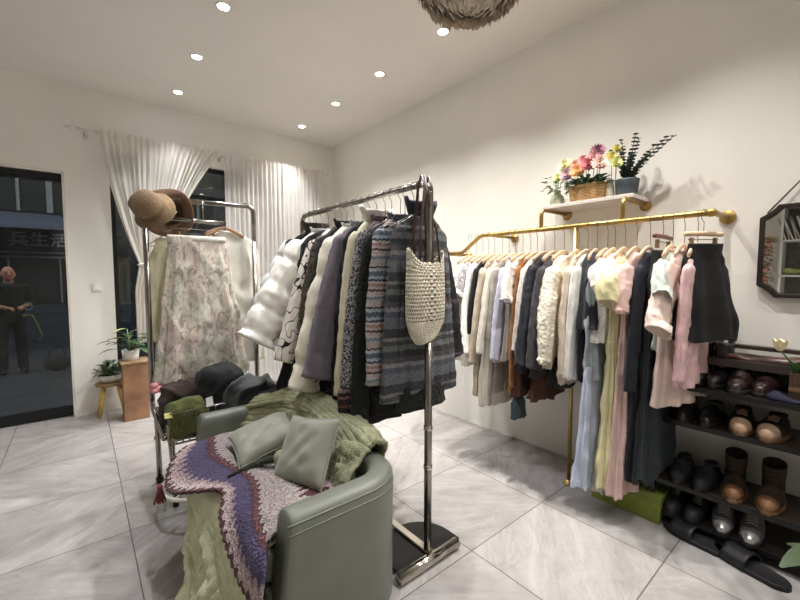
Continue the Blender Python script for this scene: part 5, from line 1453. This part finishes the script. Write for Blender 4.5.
def patch(ctrl, nu, nv, amp=.01, seed=0, sc=9, cable=0):
    """ctrl: rows of control points -> smooth patch; rows along v"""
    rows = []
    for i in range(nv + 1):
        v = i / nv
        cr = [[catmull([row[k] for row in ctrl], v)] for k in range(len(ctrl[0]))]
        line = [c[0] for c in cr]
        r = []
        for j in range(nu + 1):
            p = catmull(line, j / nu)
            r.append(p)
        rows.append(r)
    out = []
    for i in range(nv + 1):
        r = []
        for j in range(nu + 1):
            a = rows[min(nv, i + 1)][j] - rows[max(0, i - 1)][j]; b_ = rows[i][min(nu, j + 1)] - rows[i][max(0, j - 1)]
            n_ = a.cross(b_)
            n_ = n_.normalized() if n_.length > 1e-9 else Vector((0, 0, 1))
            if n_.z < 0 and abs(n_.z) > .05: n_ = -n_
            elif n_.x > 0 and abs(n_.z) <= .05: n_ = -n_
            p = rows[i][j]
            d = amp * N(p.x * sc + seed, p.y * sc, p.z * sc) + amp * .5 * N(p.x * sc * 3, p.y * sc * 3 + seed, p.z * sc * 3)
            if cable: d += cable * abs(sin(j * 2 * pi / nu * 9)) * (1 + .3 * sin(i * .9))
            r.append(p + n_ * d)
        out.append(r)
    return out
# throw over the back
ctrl = [[(.80, y, .50), (.865, y, .56), (.885, y, .615), (.945, y, .64), (1.01, y, .615), (1.03, y, .52), (1.035, y, .36)] for y in (2.31, 2.08, 1.86, 1.66, 1.49, 1.34)]
for k, row in enumerate(ctrl):
    bz = (-.01, .045, .07, .05, .02, -.02)[k]; xo = (-.13, -.02, 0, 0, 0, 0)[k]
    ctrl[k] = [(x + xo, y + .03 * sin(i * 1.7 + k), z + bz * (i in (1, 2, 3, 4)) - (.06 * (k == 5) + .02 * (k == 0)) * (i < 3)) for i, (x, y, z) in enumerate(row)]
sheet(patch(ctrl, 110, 120, .02, 3, 9, .007), 'knit_throw', 'sage-green cable knit throw bunched over the back of the grey loveseat', 'blanket', SAGE, .02)
# inner bunched end at right
ctrl = [[(.90, 1.52, .62), (.93, 1.42, .62), (.92, 1.32, .60)], [(.84, 1.53, .58), (.86, 1.42, .60), (.875, 1.31, .59)], [(.80, 1.49, .53), (.81, 1.39, .53), (.82, 1.30, .53)], [(.76, 1.44, .47), (.76, 1.36, .46), (.76, 1.28, .46)]]
sheet(patch(ctrl, 60, 60, .02, 8, 14, .006), 'knit_throw', 'sage-green knit throw end tucked beside the right cushion on the loveseat', 'blanket', SAGE, .02)

# sage blanket over seat and front
ctrl = [
 [(.80, 2.25, .435), (.80, 1.9, .437), (.80, 1.6, .437), (.80, 1.255, .435)],
 [(.60, 2.25, .44), (.60, 1.9, .442), (.60, 1.6, .442), (.60, 1.255, .44)],
 [(.45, 2.23, .442), (.44, 1.93, .444), (.45, 1.6, .444), (.46, 1.25, .442)],
 [(.385, 2.16, .42), (.375, 1.93, .42), (.40, 1.6, .42), (.42, 1.21, .42)],
 [(.36, 1.98, .34), (.345, 1.80, .32), (.385, 1.55, .33), (.41, 1.19, .34)],
 [(.345, 1.85, .22), (.33, 1.68, .22), (.37, 1.45, .22), (.40, 1.17, .22)],
 [(.32, 1.76, .12), (.30, 1.62, .12), (.34, 1.40, .12), (.38, 1.16, .12)],
 [(.26, 1.72, .025), (.24, 1.54, .025), (.28, 1.36, .025), (.36, 1.14, .025)]]
P_ = patch(ctrl, 120, 150, .006, 5, 8)
for i, r in enumerate(P_):
    g = max(0, (i / 150 - .42)) / .58
    for j, p in enumerate(r):
        p.x -= min(1, g * 2) * (.045 * (1 - abs(sin(j / 120 * 9 + 2.2 * i / 150 + .9 * N(i / 20, j / 30)))) ** 1.5 + .022 * N(i / 14, j / 9) + .014 * N(i / 5, j / 4)) - min(1, g * 2) * .016
sheet(P_, 'chenille_blanket', 'pale sage chenille blanket draped over the seat and down the front of the loveseat', 'blanket', SAGE2, .014)

# crochet ripple blanket: rows run from the scalloped edge inwards
def ripple():
    m, nt, b = _new('ripple_crochet')
    at = nt.nodes.new('ShaderNodeAttribute'); at.attribute_name = 'rip'
    sx = nt.nodes.new('ShaderNodeSeparateXYZ'); nt.links.new(at.outputs['Vector'], sx.inputs[0])
    v = coords(nt)
    spk = mth(nt, 'PINGPONG', mth(nt, 'MULTIPLY', sx.outputs[0], 52), 1)
    nz = noise_tex(nt, v, 60, 2)
    f = mth(nt, 'ADD', sx.outputs[1], mth(nt, 'ADD', mth(nt, 'MULTIPLY', spk, .06), mth(nt, 'MULTIPLY', mth(nt, 'SUBTRACT', nz, .5), .08)))
    c = ramp(nt, f, [(0, (84, 52, 52)), (.09, (186, 168, 168)), (.17, (160, 138, 142)), (.23, (82, 74, 106)), (.45, (62, 54, 80)), (.48, (88, 48, 54)), (.53, (132, 92, 84)), (.55, (78, 42, 48)), (.59, (168, 156, 154)), (.80, (182, 172, 168)), (.86, (86, 44, 50)), (.95, (168, 154, 152))], True)
    s = noise_tex(nt, v, 130, 2, .7)
    c2 = mixc(nt, mth(nt, 'MULTIPLY', mth(nt, 'GREATER_THAN', s, .53), .6), c, (54, 46, 54))
    nt.links.new(c2, b.inputs['Base Color']); b.inputs['Roughness'].default_value = .95
    w = nt.nodes.new('ShaderNodeTexVoronoi'); w.inputs['Scale'].default_value = 95; nt.links.new(v, w.inputs['Vector'])
    bump(nt, b, w.outputs['Distance'], .9, .008)
    return m
edge = [(.40, 2.20, .475), (.32, 2.12, .455), (.275, 2.03, .40), (.275, 1.86, .42), (.33, 1.72, .465), (.41, 1.63, .478), (.372, 1.50, .445), (.362, 1.37, .395), (.365, 1.22, .35), (.385, 1.13, .335)]
mid = [(.47, 2.20, .482), (.42, 2.06, .482), (.40, 1.95, .482), (.42, 1.85, .482), (.46, 1.74, .482), (.49, 1.64, .482), (.46, 1.50, .482), (.43, 1.40, .480), (.405, 1.28, .465), (.405, 1.14, .45)]
mid2 = [(.56, 2.2, .49), (.53, 2.05, .49), (.52, 1.95, .49), (.53, 1.85, .49), (.55, 1.75, .49), (.57, 1.66, .49), (.57, 1.55, .49), (.54, 1.46, .487), (.51, 1.36, .487), (.48, 1.235, .484)]
inner = [(.70, 2.2, .485), (.68, 2.05, .49), (.67, 1.95, .49), (.68, 1.85, .49), (.70, 1.76, .49), (.73, 1.68, .49), (.75, 1.58, .49), (.77, 1.48, .49), (.78, 1.40, .49), (.76, 1.255, .487)]
NV, NU = 90, 240
R_ = patch([edge, mid, mid2, inner], NU, NV, .005, 2, 12)
# scallops: small in-out waves on the outer edge
for i in range(14):
    for j in range(NU + 1):
        k = (1 - i / 14) * .010 * abs(sin(j * pi * 40 / NU)); d = (R_[0][j] - R_[16][j]).normalized(); R_[i][j] = R_[i][j] + d * k
o = sheet(R_, 'crochet_blanket', 'crocheted blanket striped purple, maroon and mauve-grey with scalloped edge, lying over the seat', 'blanket', ripple(), .012)
at_ = o.data.attributes.new('rip', 'FLOAT_VECTOR', 'POINT')
vals = []
for i in range(NV + 1):
    for j in range(NU + 1): vals += [j / NU, i / NV, 0]
at_.data.foreach_set('vector', vals)
def tassel(label, loc, mat, parent=None):
    t = thing('tassel', label, 'tassel', loc); mb = MB(); q = random.Random(int(loc[1] * 100))
    for k in range(26):
        a = q.uniform(0, 6.3); r = q.uniform(.004, .03); mb.tube([(0, 0, 0), (.4 * r * cos(a), .4 * r * sin(a), -.03), (r * cos(a), r * sin(a), -.085)], .003, 5)
    mb.build('threads', mat, t); MB().ball((0, 0, -.012), (.013, .013, .014), 10, 8).build('knot', mat, t)
tassel('maroon tassel at the far corner of the crocheted blanket', (.255, 2.10, .36), C_('tassel_maroon', (140, 74, 74)))
tassel('pink tassel hanging at the near corner of the crocheted blanket', (.385, 1.155, .325), C_('tassel_pink', (190, 104, 108)))

# cushions
CUSH = cloth('grey_green_velvet', (140, 142, 126), rough=.6, var=.08, bs=.1, sheen=.4)
def cushion(label, loc, ax, ay, s, mat, th=.06):
    ax = Vector(ax).normalized(); ay = Vector(ay); ay = (ay - ax * ay.dot(ax)).normalized(); az = ax.cross(ay)
    rot = Matrix((ax, ay, az)).transposed().to_euler()
    t = thing('cushion', label, 'cushion', loc, rot=tuple(rot), group='grey-green cushions on the loveseat')
    n = 26; top, bot = [], []
    for i in range(n + 1):
        r1, r2 = [], []
        for j in range(n + 1):
            u, v = i / n * 2 - 1, j / n * 2 - 1
            pin = 1 - .1 * (1 - u * u) * 0 - .08 * (abs(u) ** 2 * (1 - v * v)) - 0
            x = s * u * (1 - .09 * (1 - v * v) * abs(u)); y = s * v * (1 - .09 * (1 - u * u) * abs(v))
            h = th * ((1 - u ** 4) * (1 - v ** 4)) ** .55 + .008 * N(u * 3 + loc[1] * 7, v * 3) * (1 - u * u) * (1 - v * v)
            h += .004 * sin(8 * (u + v) + 3 * N(u, v)) * (1 - u * u) * (1 - v * v)
            r1.append((x, y, h)); r2.append((x, y, -h * .8))
        top.append(r1); bot.append(r2)
    mb = MB().grid(top).grid(bot)
    o = mb.build('cover', mat, t)
    bm = bmesh.new(); bm.from_mesh(o.data); bmesh.ops.remove_doubles(bm, verts=bm.verts, dist=.0004); bmesh.ops.recalc_face_normals(bm, faces=bm.faces); bm.to_mesh(o.data); bm.free()
    E_ = [(s * a, s * b_, 0) for a, b_ in ((-1, -1), (1, -1), (1, 1), (-1, 1), (-1, -1))]
    P = []
    for k in range(4):
        for q_ in range(12):
            u = q_ / 12 * 2 - 1; sh_ = 1 - .09 * (1 - u * u)
            P.append([(s * u, -s * sh_, 0), (s * sh_, s * u, 0), (-s * u, s * sh_, 0), (-s * sh_, -s * u, 0)][k])
    P.append(P[0])
    MB().tube(P, .0035, 6, cap=False).build('piping', mat, t)
    return t
cushion('grey-green cushion lying back at the left, partly under the other cushion', (.665, 1.845, .562), (.027, .268, .035), (-.28, -.03, -.08), .150, CUSH, .055)
cushion('grey-green cushion standing upright at the right against the sage throw', (.725, 1.515, .60), (-.089, .252, -.038), (.12, .13, .22), .145, CUSH, .055)
kb = thing('knit_ball_tie', 'dark twisted cord with a knitted sage ball lying between the cushions', 'cord', (.645, 1.66, .51))
MB().ball((.02, -.03, .03), (.038, .04, .036), 18, 12).build('knit_ball', SAGE, kb)
MB().tube([(-.19, .05, -.02), (-.13, .06, -.012), (-.07, .05, 0), (-.02, .01, .02), (.01, -.02, .03)], [.006, .011, .014, .016, .013], 10).build('twisted_cord', cloth('cord_dark', (52, 54, 48), knit=80), kb)

# ================================================================== CAMERA, WORLD
cam = bpy.data.cameras.new('camera'); cam.lens = 386.7 / 800 * 36; cam.sensor_width = 36; cam.clip_start = .02; cam.clip_end = 100
co = bpy.data.objects.new('camera', cam); COL.objects.link(co)
co.location = (0, 0, 1.35)
p_ = math.atan(24 / 386.7)
co.rotation_euler = (pi / 2 - p_, 0, -radians(39.6))
SC.camera = co
w = bpy.data.worlds.new('night'); SC.world = w; w.use_nodes = True
bgn = w.node_tree.nodes['Background']; bgn.inputs[0].default_value = (.30, .38, .55, 1); bgn.inputs[1].default_value = .12
# added fill lights outside, no fixture there; they brighten the person and facade
def lamp(name, loc, e, col, size=.2):
    l = bpy.data.lights.new(name, 'POINT'); l.energy = e; l.color = col; l.shadow_soft_size = size
    o = bpy.data.objects.new(name, l); COL.objects.link(o); o.location = loc
lamp('street_fill', (1.5, 7.5, 4.5), 230, (1, .9, .8))
lamp('street_fill', (-3.5, 8.2, 4.5), 230, (.85, .92, 1))
SC.view_settings.view_transform = 'Standard'; SC.view_settings.look = 'None'; SC.view_settings.exposure = .36; SC.view_settings.gamma = 1
SC.view_settings.use_curve_mapping = False
SC.cycles.max_bounces = 10; SC.cycles.diffuse_bounces = 5; SC.cycles.transparent_max_bounces = 16; SC.cycles.use_denoising = True
SC.cycles.sample_clamp_indirect = 4
